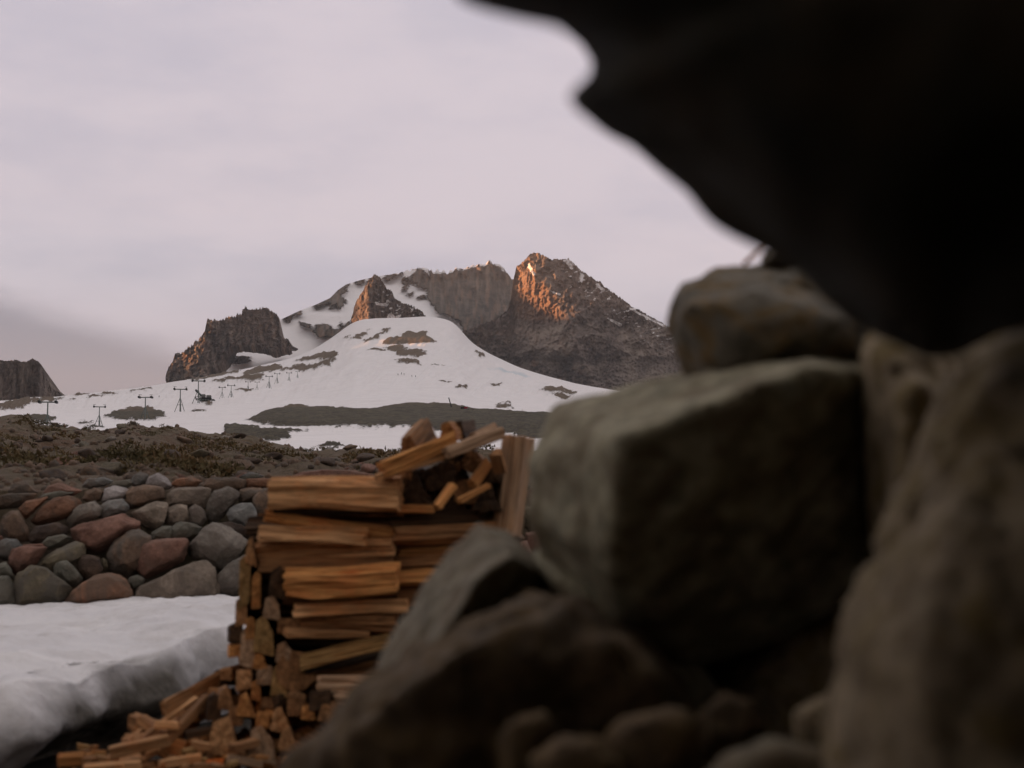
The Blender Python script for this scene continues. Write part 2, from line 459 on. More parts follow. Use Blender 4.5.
def build_back():
    us = np.arange(140, 534, 1.0); rows = 170; q = np.linspace(0, 1, rows)
    U = np.repeat(us[None], rows, 0)
    bot = interp(us, T1) + 14
    jag = 3.2 * ridged(stack(us * .16, 2.2, 0), 3) * sstep(375, 420, us) * sstep(520, 500, us)
    top = interp(us, T2) - np.maximum(jag, -1) * .9 - 2.2 * (ridged(stack(us * .085, 7.7, 0), 2) - .5) * sstep(425, 440, us) * sstep(515, 500, us)
    Y = bot + (top - bot) * q[:, None]
    D = Dmt(Y)
    bare = patch_mask(U, Y, BACK_ROCK, 1.6, 1.6)
    sp = fbm(stack(U * .22, Y * .16, 4), 4)                       # speckled crest
    bare = np.maximum(bare, sstep(.22, .45, sp) * sstep(395, 405, U) * sstep(25, 8, Y - top) * .9)
    rel = ridged(stack(U * .11, Y * .035, 1.0), 5)
    gul = ridged(stack(U * .045, Y * .015, 8.0), 3)
    D = D + 420 + 150 * sstep(440, 506, U)
    D = D - bare * (22 + 38 * rel + 34 * gul) + 6 * fbm(stack(U * .05, Y * .05, 0), 3)
    V = P(U, Y, D)
    V = np.concatenate([V, np.stack([V[-1] + np.array([0, 40, -20.]), V[-1] + np.array([0, 260, -200.])])])
    z = np.zeros((2, len(us)))
    # ochre and green-grey cliff band
    pale = sstep(.0, .5, fbm(stack(U * .28, Y * .045, 6), 4)) * .3 * bare
    tint = sstep(.05, .5, fbm(stack(U * .2, Y * .05, 16), 4)) * .28 * bare
    me = mesh_from('mountain_snow', V, grid_faces(rows + 2, len(us)), attrs={
        'bare': np.concatenate([bare, z]), 'tint': np.concatenate([tint, z]), 'pale': np.concatenate([pale, z]), 'blue': np.zeros((rows + 2, len(us)))})
    tag(new_obj('mountain_ridge', me, None, M_RIDGE), kind='structure')
build_back()

def rock_sheet(name, top, bot, ustep, rows, depth, snow=(), mat=None, jag=.8, tintf=None, palef=None, snow_noise=None, warp=.7, fine=1.0):
    us = np.arange(top[0][0], top[-1][0] + .01, ustep)
    q = np.linspace(-.06, 1, rows)
    U = np.repeat(us[None], rows, 0)
    tp = interp(us, top) - jag * (ridged(stack(us * .35, 5.1, 1), 4) - .5) - jag * .9 * (ridged(stack(us * .13, 2.1, 9), 3) - .6)
    bt = interp(us, bot) + .6 * fbm(stack(us * .3, 2, 2), 3)
    tp = np.minimum(tp, bt - .05)
    Y = bt + (tp - bt) * q[:, None]
    D = depth(U, Y, bt[None, :] + 0 * Y, np.clip(q, 0, 1)[:, None] + 0 * Y)
    V = P(U, Y, D)
    bare = 1 - patch_mask(U, Y, snow, 1.0, warp) if len(snow) else np.ones(U.shape)
    if snow_noise is not None: bare = np.minimum(bare, snow_noise(U, Y, tp))
    tint = tintf(U, Y) if tintf else np.zeros(U.shape)
    pale = palef(U, Y) if palef else np.zeros(U.shape)
    # under-edge runs into the snow, back side drops away
    first = V[0] + np.array([0, 25, -12.])
    foot = V[-1] + np.array([0, 110, 0.]); foot[:, 2] = np.maximum(V[1][:, 2] * 1.02, V[-1][:, 2] - 170)
    V = np.concatenate([first[None], V, np.stack([V[-1] + np.array([0, 12, -3.]), foot])])
    def ext(a): return np.concatenate([a[:1], a, a[-1:], a[-1:]])
    me = mesh_from(name, V, grid_faces(rows + 3, len(us)), attrs={'bare': ext(bare), 'tint': ext(tint), 'pale': ext(pale), 'blue': ext(bare) * 0})
    return tag(new_obj(name, me, None, mat or M_MOUNTAIN), kind='structure')

def steep(slope, relief, base=None, gx=.12, gy=.03):
    def f(U, Y, B, q):
        Bs = base(U) if base else B
        D0 = Dmt(Bs); D = D0 + slope * (Bs - Y) / F * D0
        r = ridged(stack(U * gx, Y * gy, 3.3), 5) + .8 * ridged(stack(U * gx * .35, Y * gx * .3, 7.7), 3)
        return D - relief * r - 10 + relief * .5 * fbm(stack(U * .5, Y * .45, 1), 3)
    return f

# left crag
def crag_depth(U, Y, B, q):
    base = interp(U, [(166, 378), (200, 372), (240, 360), (290, 350)])
    D0 = Dmt(base); D = D0 + .5 * (base - Y) / F * D0
    fold = interp(Y, [(307, 215), (340, 205), (380, 200)])
    D += 1.9 * np.maximum(0, fold - U) * 1.1 + 1.9 * np.maximum(0, U - fold) * .25
    r = ridged(stack(U * .13, Y * .05, 3.3), 5) + .9 * ridged(stack(U * .14 + Y * .06, Y * .16, 9.3), 5) + .8 * ridged(stack(U * .05, Y * .04, 7.7), 3)
    return D + 225 - 10 * r + 5 * fbm(stack(U * .5, Y * .45, 1), 3)
rock_sheet('crag', [(165.5,379),(168,371),(175,356),(183,354),(198,342),(202,337),(208,320.5),(220,321.5),(234,317.5),(241,315),(245,307.5),(249,312.5),(254,312),(264,309),(272,312.5),(279,319),(279.5,335),(282,339),(289.5,342.5),(291,346)],
           [(165.5,380),(188,380),(193,379.5),(208,375),(221,360),(226,350),(229,345),(244,343),(264,345),(274,349),(287,347.5),(291,347)],
           .7, 90, crag_depth, jag=2.2, palef=lambda U, Y: .75 * sstep(-.15, .5, fbm(stack(U * .16, Y * .07, 8), 4)), tintf=lambda U, Y: .5 * sstep(.0, .5, fbm(stack(U * .1, Y * .06, 2), 4)) * sstep(215, 190, U))  # left face also coloured orange to help the low sun there
# middle crag
def mid_depth(U, Y, B, q):
    base = interp(U, [(351, 322), (368, 328), (400, 323), (426, 318)])
    D0 = Dmt(base); D = D0 + .35 * (base - Y) / F * D0
    fold = interp(Y, [(277, 374), (300, 369), (330, 366)])
    D += 2.1 * np.maximum(0, fold - U) * 1.3 + 2.1 * np.maximum(0, U - fold) * .35
    r = ridged(stack(U * .16, Y * .05, 13.3), 5) + .9 * ridged(stack(U * .15 - Y * .07, Y * .17, 9.3), 5) + .8 * ridged(stack(U * .06, Y * .05, 7.7), 3)
    return D - 9 * r - 60 + 5 * fbm(stack(U * .5, Y * .45, 1), 3)
rock_sheet('crag', [(351,321),(353,313),(356,304),(362,294),(369,281.5),(374.5,276.5),(380,278.7),(386,288.7),(391.7,293),(395,300),(400,304),(412,307.3),(425.5,316)],
           [(351,322.5),(357,319.5),(359,324.5),(362,326),(363,329.5),(367,330),(380,327.4),(400,321.8),(406,318.5),(417,318),(425.5,317.6)],
           .6, 90, mid_depth, jag=1.7, palef=lambda U, Y: .5 * sstep(-.1, .5, fbm(stack(U * .2, Y * .1, 18), 4)), snow_noise=lambda U, Y, tp: 1 - .8 * sstep(.35, .55, fbm(stack(U * .2 + Y * .1, Y * .3, 70), 4)) * sstep(372, 382, U), snow=[[(374.5,301.5),(382,303),(389,303.6),(387,306.6),(376,304.8)],[(386,318),(391,312),(394,316),(402,314),(397,320)],[(358,318.5),(361,321),(366,320),(362,324)]],
           tintf=lambda U, Y: .25 * sstep(374, 362, U) * sstep(-.2, .4, fbm(stack(U * .12, Y * .05, 2), 4)))  # sun glow added as orange albedo on the left face
# main peak
PK_TOP = [(461,334),(466,332),(480,326),(497,320),(507,312),(511,300),(513,283),(516,269),(523,264),(530,256),(535,252.8),(541,255),(550,260),(560,261),(568,259),(573,264),(580,271),(592,279),(600,283),(607,290),(620,298),(629,306),(645,315),(665,326),(690,341),(760,385),(800,400),(880,425)]
PK_BOT = [(461,345),(466,350),(490,364),(520,378),(555,387),(590,394),(640,402),(760,410),(880,430)]
def peak_depth(U, Y, B, q):
    D0 = 3150 - (U - 461) * .8
    D = D0 + .8 * (385 - Y) * 2.2
    fold = interp(Y, [(250, 528), (262, 530), (318, 567), (345, 577), (400, 598)])
    D += 2.2 * np.maximum(0, fold - U) * .95 + 2.2 * np.maximum(0, U - fold) * .8
    D -= 2.2 * np.maximum(0, 515 - U) * 1.7
    # second rib lower left, and the scree fan below it
    fan = sstep(322, 350, Y) * 55 * np.exp(-((U - 535) / 38) ** 2)
    D -= fan
    r = ridged(stack(U * .075, Y * .028, 23.3), 5) + .6 * ridged(stack(U * .10 + Y * .06, Y * .12 - U * .03, 3.3), 4) + 1.9 * ridged(stack(U * .034 + Y * .01, Y * .03, 7.7), 3)
    amp = 9 + 3 * sstep(540, 580, U)
    amp = amp * (1 - .55 * sstep(.2, .6, sstep(345, 375, Y)))
    gl = ridged(stack(U * .22 + 3, Y * .03, 50.0), 4) * sstep(0, 10, fold - U) * sstep(345, 325, Y)
    return D - amp * r - 9 * gl + 7 * fbm(stack(U * .4, Y * .35, 1), 4)
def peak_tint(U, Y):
    f = .55 * patch_mask(U, Y, [[(512,285),(517,266),(530,254),(538,254),(533,266),(545,284),(566,318),(540,322),(515,318)]], 8, 2)  # orange put into the rock colour to strengthen sunset glow on this face
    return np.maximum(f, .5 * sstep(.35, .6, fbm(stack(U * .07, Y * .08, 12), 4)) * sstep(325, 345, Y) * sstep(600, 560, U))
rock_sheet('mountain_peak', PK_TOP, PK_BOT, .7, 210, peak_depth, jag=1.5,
           snow=[[(526.5,265),(529,263),(536,275),(533,276)], [(563,260.5),(572,258),(575,266),(570,267.5),(567,264)], [(550,289.5),(561,294),(560,296),(552,292.5)],
                 [(606,317.5),(615,320),(622.5,325),(620,326.5),(610,321)], [(628,306.5),(640,312.5),(666,325.5),(666,328),(640,315),(630,309.5)], [(580,272),(584,275),(582,283),(579,280)],
                 [(594,280),(599,284),(606,291),(603,292),(597,286)]],
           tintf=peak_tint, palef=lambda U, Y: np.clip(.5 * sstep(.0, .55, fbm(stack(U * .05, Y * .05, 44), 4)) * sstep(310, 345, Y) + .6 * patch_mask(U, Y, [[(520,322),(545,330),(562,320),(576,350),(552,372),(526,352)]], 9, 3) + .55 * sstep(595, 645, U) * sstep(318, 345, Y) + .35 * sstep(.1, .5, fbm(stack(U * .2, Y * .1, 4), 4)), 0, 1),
           snow_noise=lambda U, Y, tp: 1 - .85 * sstep(.38, .55, fbm(stack(U * .12 - Y * .12, Y * .35 + U * .1, 30), 4)) * sstep(540, 575, U) * sstep(60, 5, Y - tp))
# snow apron strip right below the peak
# left cliff
def cliff_depth(U, Y, B, q):
    D0 = 1750 + 0 * U
    D = D0 + .25 * (402 - Y) * 1.25 + np.maximum(0, U - 40) * 4
    r = ridged(stack(U * .14, Y * .02, 3.3), 4) + .8 * ridged(stack(U * .05, Y * .02, 9.7), 3)
    return D - 6 * r + 3 * fbm(stack(U * .5, Y * .3, 1), 3)
rock_sheet('cliff', [(-180,352),(-90,356),(0,361.5),(8,362),(15,360),(22,363),(27,362),(33,359.5),(38,362),(43,368),(44.5,379),(49,382),(51,388),(57,391.5),(62.5,395.5)],
           [(-180,412),(0,405),(17,400),(28,398),(38,399),(45,398),(62.5,397)], .8, 70, cliff_depth, mat=M_CLIFF, jag=.9,
           palef=lambda U, Y: .4 * sstep(0, .5, fbm(stack(U * .12, Y * .02, 2), 4)))

# ------------------------------------------------------------------ sun and an added, out-of-view western ridge that shades most of the mountain
SUN_EL = math.radians(4.0)
sd = np.array([-1.0, -0.12]); sd /= np.linalg.norm(sd)
TO_SUN = Vector((sd[0] * math.cos(SUN_EL), sd[1] * math.cos(SUN_EL), math.sin(SUN_EL)))
sun = bpy.data.lights.new("sun", 'SUN'); sun.energy = 5.0; sun.angle = math.radians(.5); sun.color = (1.0, .47, .2)
so = bpy.data.objects.new("sun", sun); COL.objects.link(so)
so.rotation_euler = TO_SUN.to_track_quat('Z', 'Y').to_euler(); so.location = (-20, 0, 20)

HX = -2600.0
SHADE_CREST = [(-2500, 480), (0, 500), (1500, 540), (1540, 560), (1565, 398), (1770, 432), (1800, 570), (2300, 580), (2535, 640), (2562, 428), (2758, 462), (2778, 622), (2812, 648), (2860, 645), (2920, 672), (3010, 740), (3060, 860), (3400, 900), (4300, 950)]  # unseen sun-blocking crest, notched so light reaches only the chosen faces
def build_shade_ridge():
    ys = np.arange(-2500, 4300, 20.0)
    pts = SHADE_CREST
    crest = interp(ys, pts)
    prof = np.array([(-900, -1.0), (-600, .35), (-300, .72), (-100, .93), (0, 1), (100, .92), (350, .6), (700, .2), (1000, -.6)])
    V = np.zeros((len(prof), len(ys), 3))
    for k, (dx, h) in enumerate(prof):
        V[k, :, 0] = HX + dx + (60 * fbm(stack(ys * .003, k * 3.0, 0), 3) if dx else 0)
        V[k, :, 1] = ys
        V[k, :, 2] = crest * max(h, 0) + (25 * fbm(stack(ys * .006, k * 1.7, 4), 3) if dx and h > 0 else 0) - (30 if h < 0 else 0)
    me = mesh_from('shade_ridge', V, grid_faces(len(prof), len(ys)))
    tag(new_obj('shade_ridge', me, None, M_HILL), kind='structure')
build_shade_ridge()

# ------------------------------------------------------------------ ground to the horizon
def build_ground():
    r = np.concatenate([[0.0], np.geomspace(.25, 14, 70), np.geomspace(17, 9000, 40)])
    th = np.linspace(0, 2 * math.pi, 181)
    R, TH = np.meshgrid(r, th, indexing='ij')
    X = R * np.cos(TH); Yy = R * np.sin(TH)
    Z = .05 * fbm(stack(X * .9, Yy * .9, 0), 4) * sstep(400, 20, R) + .015 * fbm(stack(X * 6, Yy * 6, 3), 3) * sstep(30, 10, R)
    Z -= .02 * np.maximum(0, R - 12) * sstep(12, 60, R) * .5
    Z = Z - .12
    me = mesh_from('ground', np.stack([X, Yy, Z], -1), grid_faces(len(r), len(th)))
    tag(new_obj('ground', me, None, M_GROUND), kind='structure')
build_ground()

RIDGE = [(-200, 408), (0, 417), (10, 415.5), (30, 416.5), (35, 426), (45, 429), (65, 430), (105, 430), (122, 426), (132, 423), (142, 426), (150, 428), (180, 429), (192, 432), (215, 434.5), (228, 434), (248, 436), (262, 440), (283, 446), (300, 450.5),
         (320, 455.5), (338, 458), (347, 457), (355, 453.5), (372, 451), (385, 454), (410, 453), (460, 452), (560, 452), (800, 452)]
def hill_z(x, y):
    """height of the heath slope behind the stone wall at world x,y (arrays)"""
    U = 512 + x / np.maximum(y, 1) * F * CP
    ry = interp(U, RIDGE)
    Dr = interp(U, [(-200, 70), (200, 66), (330, 45), (560, 42)])
    zr = P(U, ry, Dr)[..., 2]
    z0 = 1.02
    q = np.clip((y - 11.0) / (Dr - 11.0), 0, 1.6)
    z = np.where(q <= 1, z0 + (zr - z0) * (q * .86 + .14 * q * q), zr - (q - 1) * 14)
    z = np.where(y < 11.0, z0 - (11.0 - y) * 2.2, z)
    fade = sstep(0, .1, q) * (1 - .75 * sstep(.85, 1, q) * sstep(1.1, 1, q))
    w = stack(x * .35, y * .22, 0)
    return z + fade * (.25 * fbm(w, 3) + .17 * np.abs(fbm(w * 3.1, 4))) + .03 * fbm(stack(x * 2.2, y * 1.6, 5), 3)
def build_hillside():
    us = np.concatenate([np.arange(-420, 600, 2.6), np.arange(600, 1700, 7.0)]); Ds = np.concatenate([[10.2, 10.5, 10.8], np.geomspace(11, 100, 190)])
    X = (us[None] - 512) / F * Ds[:, None] / CP; Yw = np.repeat(Ds[:, None], len(us), 1)
    Z = hill_z(X, Yw)
    me = mesh_from('hillside', np.stack([X, Yw, Z], -1), grid_faces(len(Ds), len(us)))
    tag(new_obj('hillside', me, None, M_HILL), kind='structure')
build_hillside()

# ------------------------------------------------------------------ rocks
_ico = {}
def ico(level):
    if level not in _ico:
        bm = bmesh.new(); bmesh.ops.create_icosphere(bm, subdivisions=level, radius=1.0)
        v = np.array([x.co[:] for x in bm.verts]); f = np.array([[w.index for w in p.verts] for p in bm.faces]); bm.free()
        v /= np.linalg.norm(v, axis=1)[:, None]
        _ico[level] = (v, f)
    return _ico[level]

def hull_planes(pts):
    bm = bmesh.new()
    for p in pts: bm.verts.new(p)
    bmesh.ops.convex_hull(bm, input=bm.verts)
    bmesh.ops.recalc_face_normals(bm, faces=bm.faces)
    c = np.mean(np.asarray(pts), 0)
    n = []; d = []
    for f in bm.faces:
        nn = np.array(f.normal[:]); dd = float(np.dot(nn, np.array(f.verts[0].co[:]) - c))
        if dd < 0: nn, dd = -nn, -dd
        if dd > 1e-5 and np.linalg.norm(nn) > .5 and not any(float(nn @ m) > .995 and abs(dd - e) < .03 for m, e in zip(n, d)):
            n.append(nn); d.append(dd)
    bm.free()
    return c, np.array(n), np.array(d)

def hull_rock(name, pts, mat, level=4, p=22.0, rough=.05, seed=0.0, parent=None, nscale=2.0, fit=False, chips=0, chip=(.84, .97)):
    """a rounded, weathered boulder grown on the convex hull of pts"""
    pts = np.asarray(pts, float)
    c0 = pts.mean(0); sc = np.maximum(pts.max(0) - pts.min(0), 1e-3) / 2
    c, n, d = hull_planes((pts - c0) / sc)
    if chips:                                   # broken corners and edges
        rg = np.random.default_rng(int(seed * 97) + 5)
        cn = rg.normal(size=(chips, 3)); cn /= np.linalg.norm(cn, axis=1)[:, None]
        sup = (((pts - c0) / sc - c) @ cn.T).max(0)
        n = np.concatenate([n, cn]); d = np.concatenate([d, sup * rg.uniform(*chip, chips)])
    dirs, f = ico(level)
    k = np.maximum(dirs @ n.T, 0) / d[None]
    r = (k ** p).sum(1) ** (-1.0 / p)
    v = dirs * r[:, None] + c
    if fit:
      lo, hi = v.min(0), v.max(0); v = (v - (lo + hi) / 2) * (2 / (hi - lo))     # keep the outline's full size after rounding
    s = float(np.mean(sc))
    wn = dirs * r[:, None] * sc / s
    disp = rough * fbm(wn * nscale + seed * 5.1, 3) + rough * .5 * fbm(wn * nscale * 4 + seed * 3.3, 4) - rough * .35 * np.maximum(0, ridged(wn * nscale * 1.3 + seed, 3) - .8)
    v = (v + dirs * disp[:, None]) * sc
    me = mesh_from(name, v, f)
    o = new_obj(name, me, parent, mat); o.location = c0
    return o

# ---- the dry stone wall: outlines in photo pixels, crop 1 then crop 2
K = 140 / 742.0
W1 = [  # (outline, stone kind, label)
 ([(10,330),(25,280),(60,255),(100,250),(140,310),(160,380),(140,405),(60,400),(15,360)],'brown','rounded brown boulder near the left edge, under the top course of the wall'),
 ([(150,300),(200,240),(270,185),(350,165),(395,180),(405,230),(350,280),(290,305),(200,320)],'rust','tilted rust brown oval boulder high in the left part of the wall'),
 ([(115,240),(150,205),(260,180),(200,230),(150,290)],'rust','narrow brown boulder wedged behind the tilted rust brown oval one'),
 ([(245,150),(280,105),(330,90),(440,130),(400,155),(330,150),(260,165)],'red','flat red boulder on the crest of the wall, left part'),
 ([(210,178),(250,150),(330,135),(390,150),(350,170),(240,190)],'green','thin grey boulder under the flat red crest stone'),
 ([(55,130),(90,90),(140,85),(200,140),(180,165),(60,165)],'brown','dull brown domed boulder on the crest near the left edge'),
 ([(-20,185),(60,165),(150,160),(200,165),(150,215),(60,240),(-20,235)],'brown','long low brown boulder of the top course at left edge'),
 ([(355,310),(380,260),(430,220),(500,205),(530,240),(520,285),(440,312),(380,342)],'grey','grey rounded boulder above the big red wedge boulder, at its left end'),
 ([(525,275),(535,220),(580,195),(650,185),(682,220),(672,255),(600,275),(550,290)],'blue','blue grey angular boulder resting above the big red wedge boulder'),
 ([(440,182),(455,145),(500,125),(545,140),(532,185),(480,202)],'brown','small brown round boulder in the top course beside pale grey ones'),
 ([(540,195),(560,130),(600,115),(660,125),(684,150),(650,190),(570,205)],'pale','light grey boulder above the blue grey angular one'),
 ([(445,112),(470,80),(560,70),(600,90),(560,115),(480,128)],'blue','flat grey crest stone left of the green grey sliver'),
 ([(560,118),(600,90),(670,80),(692,100),(660,125)],'green','small green grey sliver of stone on the wall crest'),
 ([(375,345),(480,312),(640,270),(735,325),(690,350),(590,415),(520,475),(470,470),(430,430)],'red','biggest red wedge shaped boulder in the middle of the wall'),
 ([(575,460),(600,410),(680,360),(735,352),(800,385),(795,450),(760,560),(720,592),(660,595),(600,560),(570,500)],'brown','pitted brown grey boulder just right under the red wedge'),
 ([(170,370),(200,330),(300,310),(355,330),(350,370),(260,390),(220,415),(175,410)],'dark','dark brown boulder in the shade under the rust oval one'),
 ([(235,415),(270,385),(340,372),(382,385),(350,415),(280,447),(235,447)],'green','smooth grey green flat boulder above the long olive one'),
 ([(105,425),(220,418),(234,440),(200,457),(110,462)],'red','thin red slab of stone above the red block at left'),
 ([(-15,425),(30,397),(80,405),(112,440),(102,480),(50,512),(-15,508)],'blue','grey blue rounded boulder at the left edge, third course'),
 ([(70,510),(90,470),(140,455),(260,460),(212,505),(180,565),(110,605),(70,560)],'red','dusky red block left of the long olive boulder'),
 ([(185,540),(200,505),(300,450),(400,405),(442,440),(432,478),(330,505),(260,555),(220,568)],'olive','long olive brown boulder leaning diagonally in the lower wall'),
 ([(295,560),(310,530),(350,520),(400,560),(442,612),(425,645),(360,658),(300,605)],'green','grey green boulder between olive brown base boulder and orange red one'),
 ([(420,540),(430,495),(480,482),(530,500),(552,560),(522,602),(460,612),(425,572)],'dark','round dark maroon boulder under the left end of red wedge'),
 ([(-20,535),(30,520),(60,560),(72,605),(-20,590)],'green','small grey boulder at the left edge, just above the base course'),
 ([(-30,605),(40,610),(72,670),(72,760),(-30,775)],'green','dark grey green boulder of the base course cut by the left edge'),
 ([(90,650),(110,600),(170,560),(240,565),(300,610),(372,672),(357,755),(240,775),(100,770)],'olive','big olive brown boulder standing on the snow, base course'),
 ([(360,750),(365,690),(420,640),(510,590),(600,578),(660,610),(697,690),(692,725),(560,745),(450,760)],'rust','big orange red rounded boulder in the base course by the snow'),
 ([(675,640),(690,605),(730,592),(768,612),(750,655),(700,672)],'green','small green grey stone wedged beside the orange red boulder'),
 ([(535,520),(545,495),(567,508),(574,545),(547,552)],'olive','tiny olive stone stuck right of the round dark maroon boulder'),
 ([(-20,372),(12,376),(22,400),(-20,405)],'red','little red stone at the left edge of the wall'),
]
W2 = [
 ([(0,155),(30,130),(100,120),(180,130),(192,190),(130,212),(60,228),(0,242)],'brown','brown boulder directly below the pale pinkish crest boulder'),
 ([(85,112),(110,60),(150,40),(190,60),(227,110),(190,128),(130,125)],'pale','palest pinkish grey boulder, highest on the wall crest'),
 ([(5,105),(20,60),(50,40),(97,55),(88,108),(40,118)],'blue','blue grey crest boulder left of the palest one'),
 ([(195,210),(205,150),(240,120),(420,115),(427,160),(422,224),(370,220),(300,208),(240,214)],'tan','wide flat topped tan block in the upper course'),
 ([(225,105),(250,75),(330,65),(382,85),(350,115),(270,120)],'rust','orange brown flat crest stone above the wide tan block'),
 ([(380,115),(420,85),(530,75),(607,95),(602,132),(540,135),(470,140),(430,172)],'brown','wide brown crest boulder right of the tan block'),
 ([(580,65),(640,42),(702,60),(660,82)],'blue','thin grey stone lying on the crest near the firewood'),
 ([(605,115),(620,80),(742,75),(792,90),(762,128),(640,134)],'rust','reddish brown crest slab beside the firewood stack'),
 ([(585,172),(600,135),(660,125),(712,135),(682,172),(640,204),(600,208)],'brown','brown wedge stone under the reddish crest slab'),
 ([(665,240),(670,180),(700,145),(760,130),(800,200),(780,280),(700,308),(670,280)],'brown','rough dark brown boulder half behind the firewood, upper course'),
 ([(415,270),(420,220),(450,160),(520,130),(572,145),(582,190),(532,222),(492,292),(440,312)],'grey','tall leaning grey boulder in the upper right of the wall'),
 ([(515,272),(530,240),(600,210),(650,215),(667,270),(662,322),(632,347),(570,308),(530,302)],'blue','blue grey boulder with brown side, close to the firewood'),
 ([(190,272),(200,230),(250,208),(312,220),(318,280),(302,312),(220,318),(195,302)],'tan','rounded tan boulder below the wide tan block'),
 ([(310,292),(320,235),(350,215),(397,240),(407,290),(372,332),(330,322)],'grey','dark grey egg shaped boulder right of the rounded tan one'),
 ([(0,262),(60,235),(120,212),(177,215),(187,270),(172,322),(130,362),(70,342),(35,290)],'tan','dented tan brown boulder at the right of the red wedge tip'),
 ([(0,302),(40,305),(62,340),(30,362),(0,357)],'red','small red stone below the tip of the red wedge'),
 ([(105,402),(110,370),(170,335),(217,330),(227,370),(212,418),(120,432)],'green','green grey boulder above the dusky red flat topped boulder, left one'),
 ([(215,402),(225,350),(260,315),(320,310),(392,345),(372,382),(300,418),(230,421)],'green','smooth green grey slab, the right one above the red flat topped boulder'),
 ([(460,322),(520,310),(590,330),(632,370),(612,397),(560,374),(480,345)],'dark','dark brown boulder over the shoulder of the large grey brown one'),
 ([(320,472),(340,420),(400,350),(440,322),(510,345),(612,410),(607,462),(540,514),(472,573),(440,553),(370,505)],'grey','large grey brown diamond shaped boulder near the firewood'),
 ([(50,492),(70,450),(130,430),(310,418),(322,440),(294,522),(210,562),(80,618),(60,582)],'red','flat topped dusky red boulder in the lower middle of the wall'),
 ([(30,700),(45,640),(110,610),(240,550),(380,495),(432,540),(464,620),(454,705),(280,705),(110,718)],'tan','huge grey tan wedge boulder in the base course by snow'),
 ([(460,695),(475,600),(530,540),(600,500),(680,520),(690,700)],'grey','grey brown base boulder half hidden by the firewood'),
]
STONE_GROUP = 'boulders of the dry stone wall'
_si = 0
def wall_stone(poly, kind, label):
    global _si
    _si += 1
    poly = np.asarray(poly, float)
    cx, cy = poly.mean(0); poly = poly.mean(0) + (poly - poly.mean(0)) * 1.09
    w, h = poly.max(0) - poly.min(0)
    D = 9.75 + (605 - cy) / 130 * 1.15
    t = .42 * min(w, h * 1.4) * D / F
    pts = [P(poly[:, 0], poly[:, 1], D)]
    ang = RNG.uniform(0, 6.28)
    ox, oy = math.cos(ang) * w * .1, -abs(math.sin(ang)) * h * .1
    pts.append(P(cx + (poly[:, 0] - cx) * .66 + ox, cy + (poly[:, 1] - cy) * .66 + oy, D - t * .75))
    pts.append(P(cx + (poly[:, 0] - cx) * .25 - ox, cy + (poly[:, 1] - cy) * .25 + oy, D - t * RNG.uniform(.85, 1.05)))
    pts.append(P(cx + (poly[:, 0] - cx) * .8, cy + (poly[:, 1] - cy) * .8, D + t * 1.1))
    o = hull_rock('boulder', np.concatenate(pts), ST[kind], 5 if _si <= 56 else 4, 130, .05, _si * 1.7, fit=True, chips=16, chip=(.8, .97))
    return tag(o, label, 'boulder', STONE_GROUP)
for poly, kind, label in W1: wall_stone([(x * K, 465 + y * K) for x, y in poly], kind, label)
for poly, kind, label in W2: wall_stone([(130 + x * K, 465 + y * K) for x, y in poly], kind, label)
K3 = 180 / 1024.0
for poly, kind, label in [
    ([(365,390),(420,366),(540,352),(700,355),(790,375),(780,405),(500,420)],'red','long flat red crest slab just above the top log of the firewood'),
    ([(50,395),(90,362),(150,358),(180,390),(110,402)],'green','flat green grey stone on the crest right of the reddish slab'),
    ([(395,365),(440,346),(500,344),(530,360),(460,372)],'grey','low grey stone behind the long flat red crest slab')]:
    wall_stone([(230 + x * K3, 410 + y * K3) for x, y in poly], kind, label)
# the wall carries on behind the firewood and past the left edge: plain courses of the same stones
kinds = ['brown', 'grey', 'red', 'olive', 'tan', 'green', 'rust', 'blue']
for (x0, x1) in ((-75, -4), (268, 540)):
    for row in range(5):
        x = x0 + (row % 2) * 8
        while x < x1 - 8:
            w = RNG.uniform(17, 30); h = RNG.uniform(20, 27); cy = 592 - row * 24 + RNG.uniform(-3, 3)
            w = min(w, x1 - x)
            a = np.sort(RNG.uniform(0, 6.283, 9))
            poly = [(x + w / 2 + (w / 2 + 1) * math.cos(t) * RNG.uniform(.9, 1.1), cy + (h / 2 + 1) * math.sin(t) * RNG.uniform(.9, 1.1)) for t in a]
            wall_stone(poly, kinds[int(RNG.integers(len(kinds)))], 'wall boulder almost wholly hidden behind the firewood stack' if x0 > 0 else 'wall boulder beyond the left edge of the picture')
            x += w

# ---- rocks scattered over the heath slope
rock_meshes = []
for i in range(12):
    pts = RNG.normal(size=(14, 3)); pts /= np.linalg.norm(pts, axis=1)[:, None]; pts *= RNG.uniform(.75, 1.1, (14, 1)) * np.array([1, .9, .62])
    o = hull_rock('rock', pts, ST['brown'], 3, 16, .06, 40 + i)
    rock_meshes.append(o.data); bpy.data.objects.remove(o)
def slope_rock(x, y, s, kind, label, group):
    me = rock_meshes[int(RNG.integers(12))]
    o = bpy.data.objects.new('rock', me); COL.objects.link(o)
    if not me.materials: me.materials.append(ST['brown'])
    o.material_slots[0].link = 'OBJECT'; o.material_slots[0].material = ST[kind]
    z = float(hill_z(np.array([x]), np.array([y]))[0])
    o.location = (x, y, z + s * .12); o.scale = (s, s * RNG.uniform(.8, 1.1), s * RNG.uniform(.7, 1.0))
    o.rotation_euler = (RNG.uniform(-.25, .25), RNG.uniform(-.25, .25), RNG.uniform(0, 6.28))
    return tag(o, label, 'rock', group)
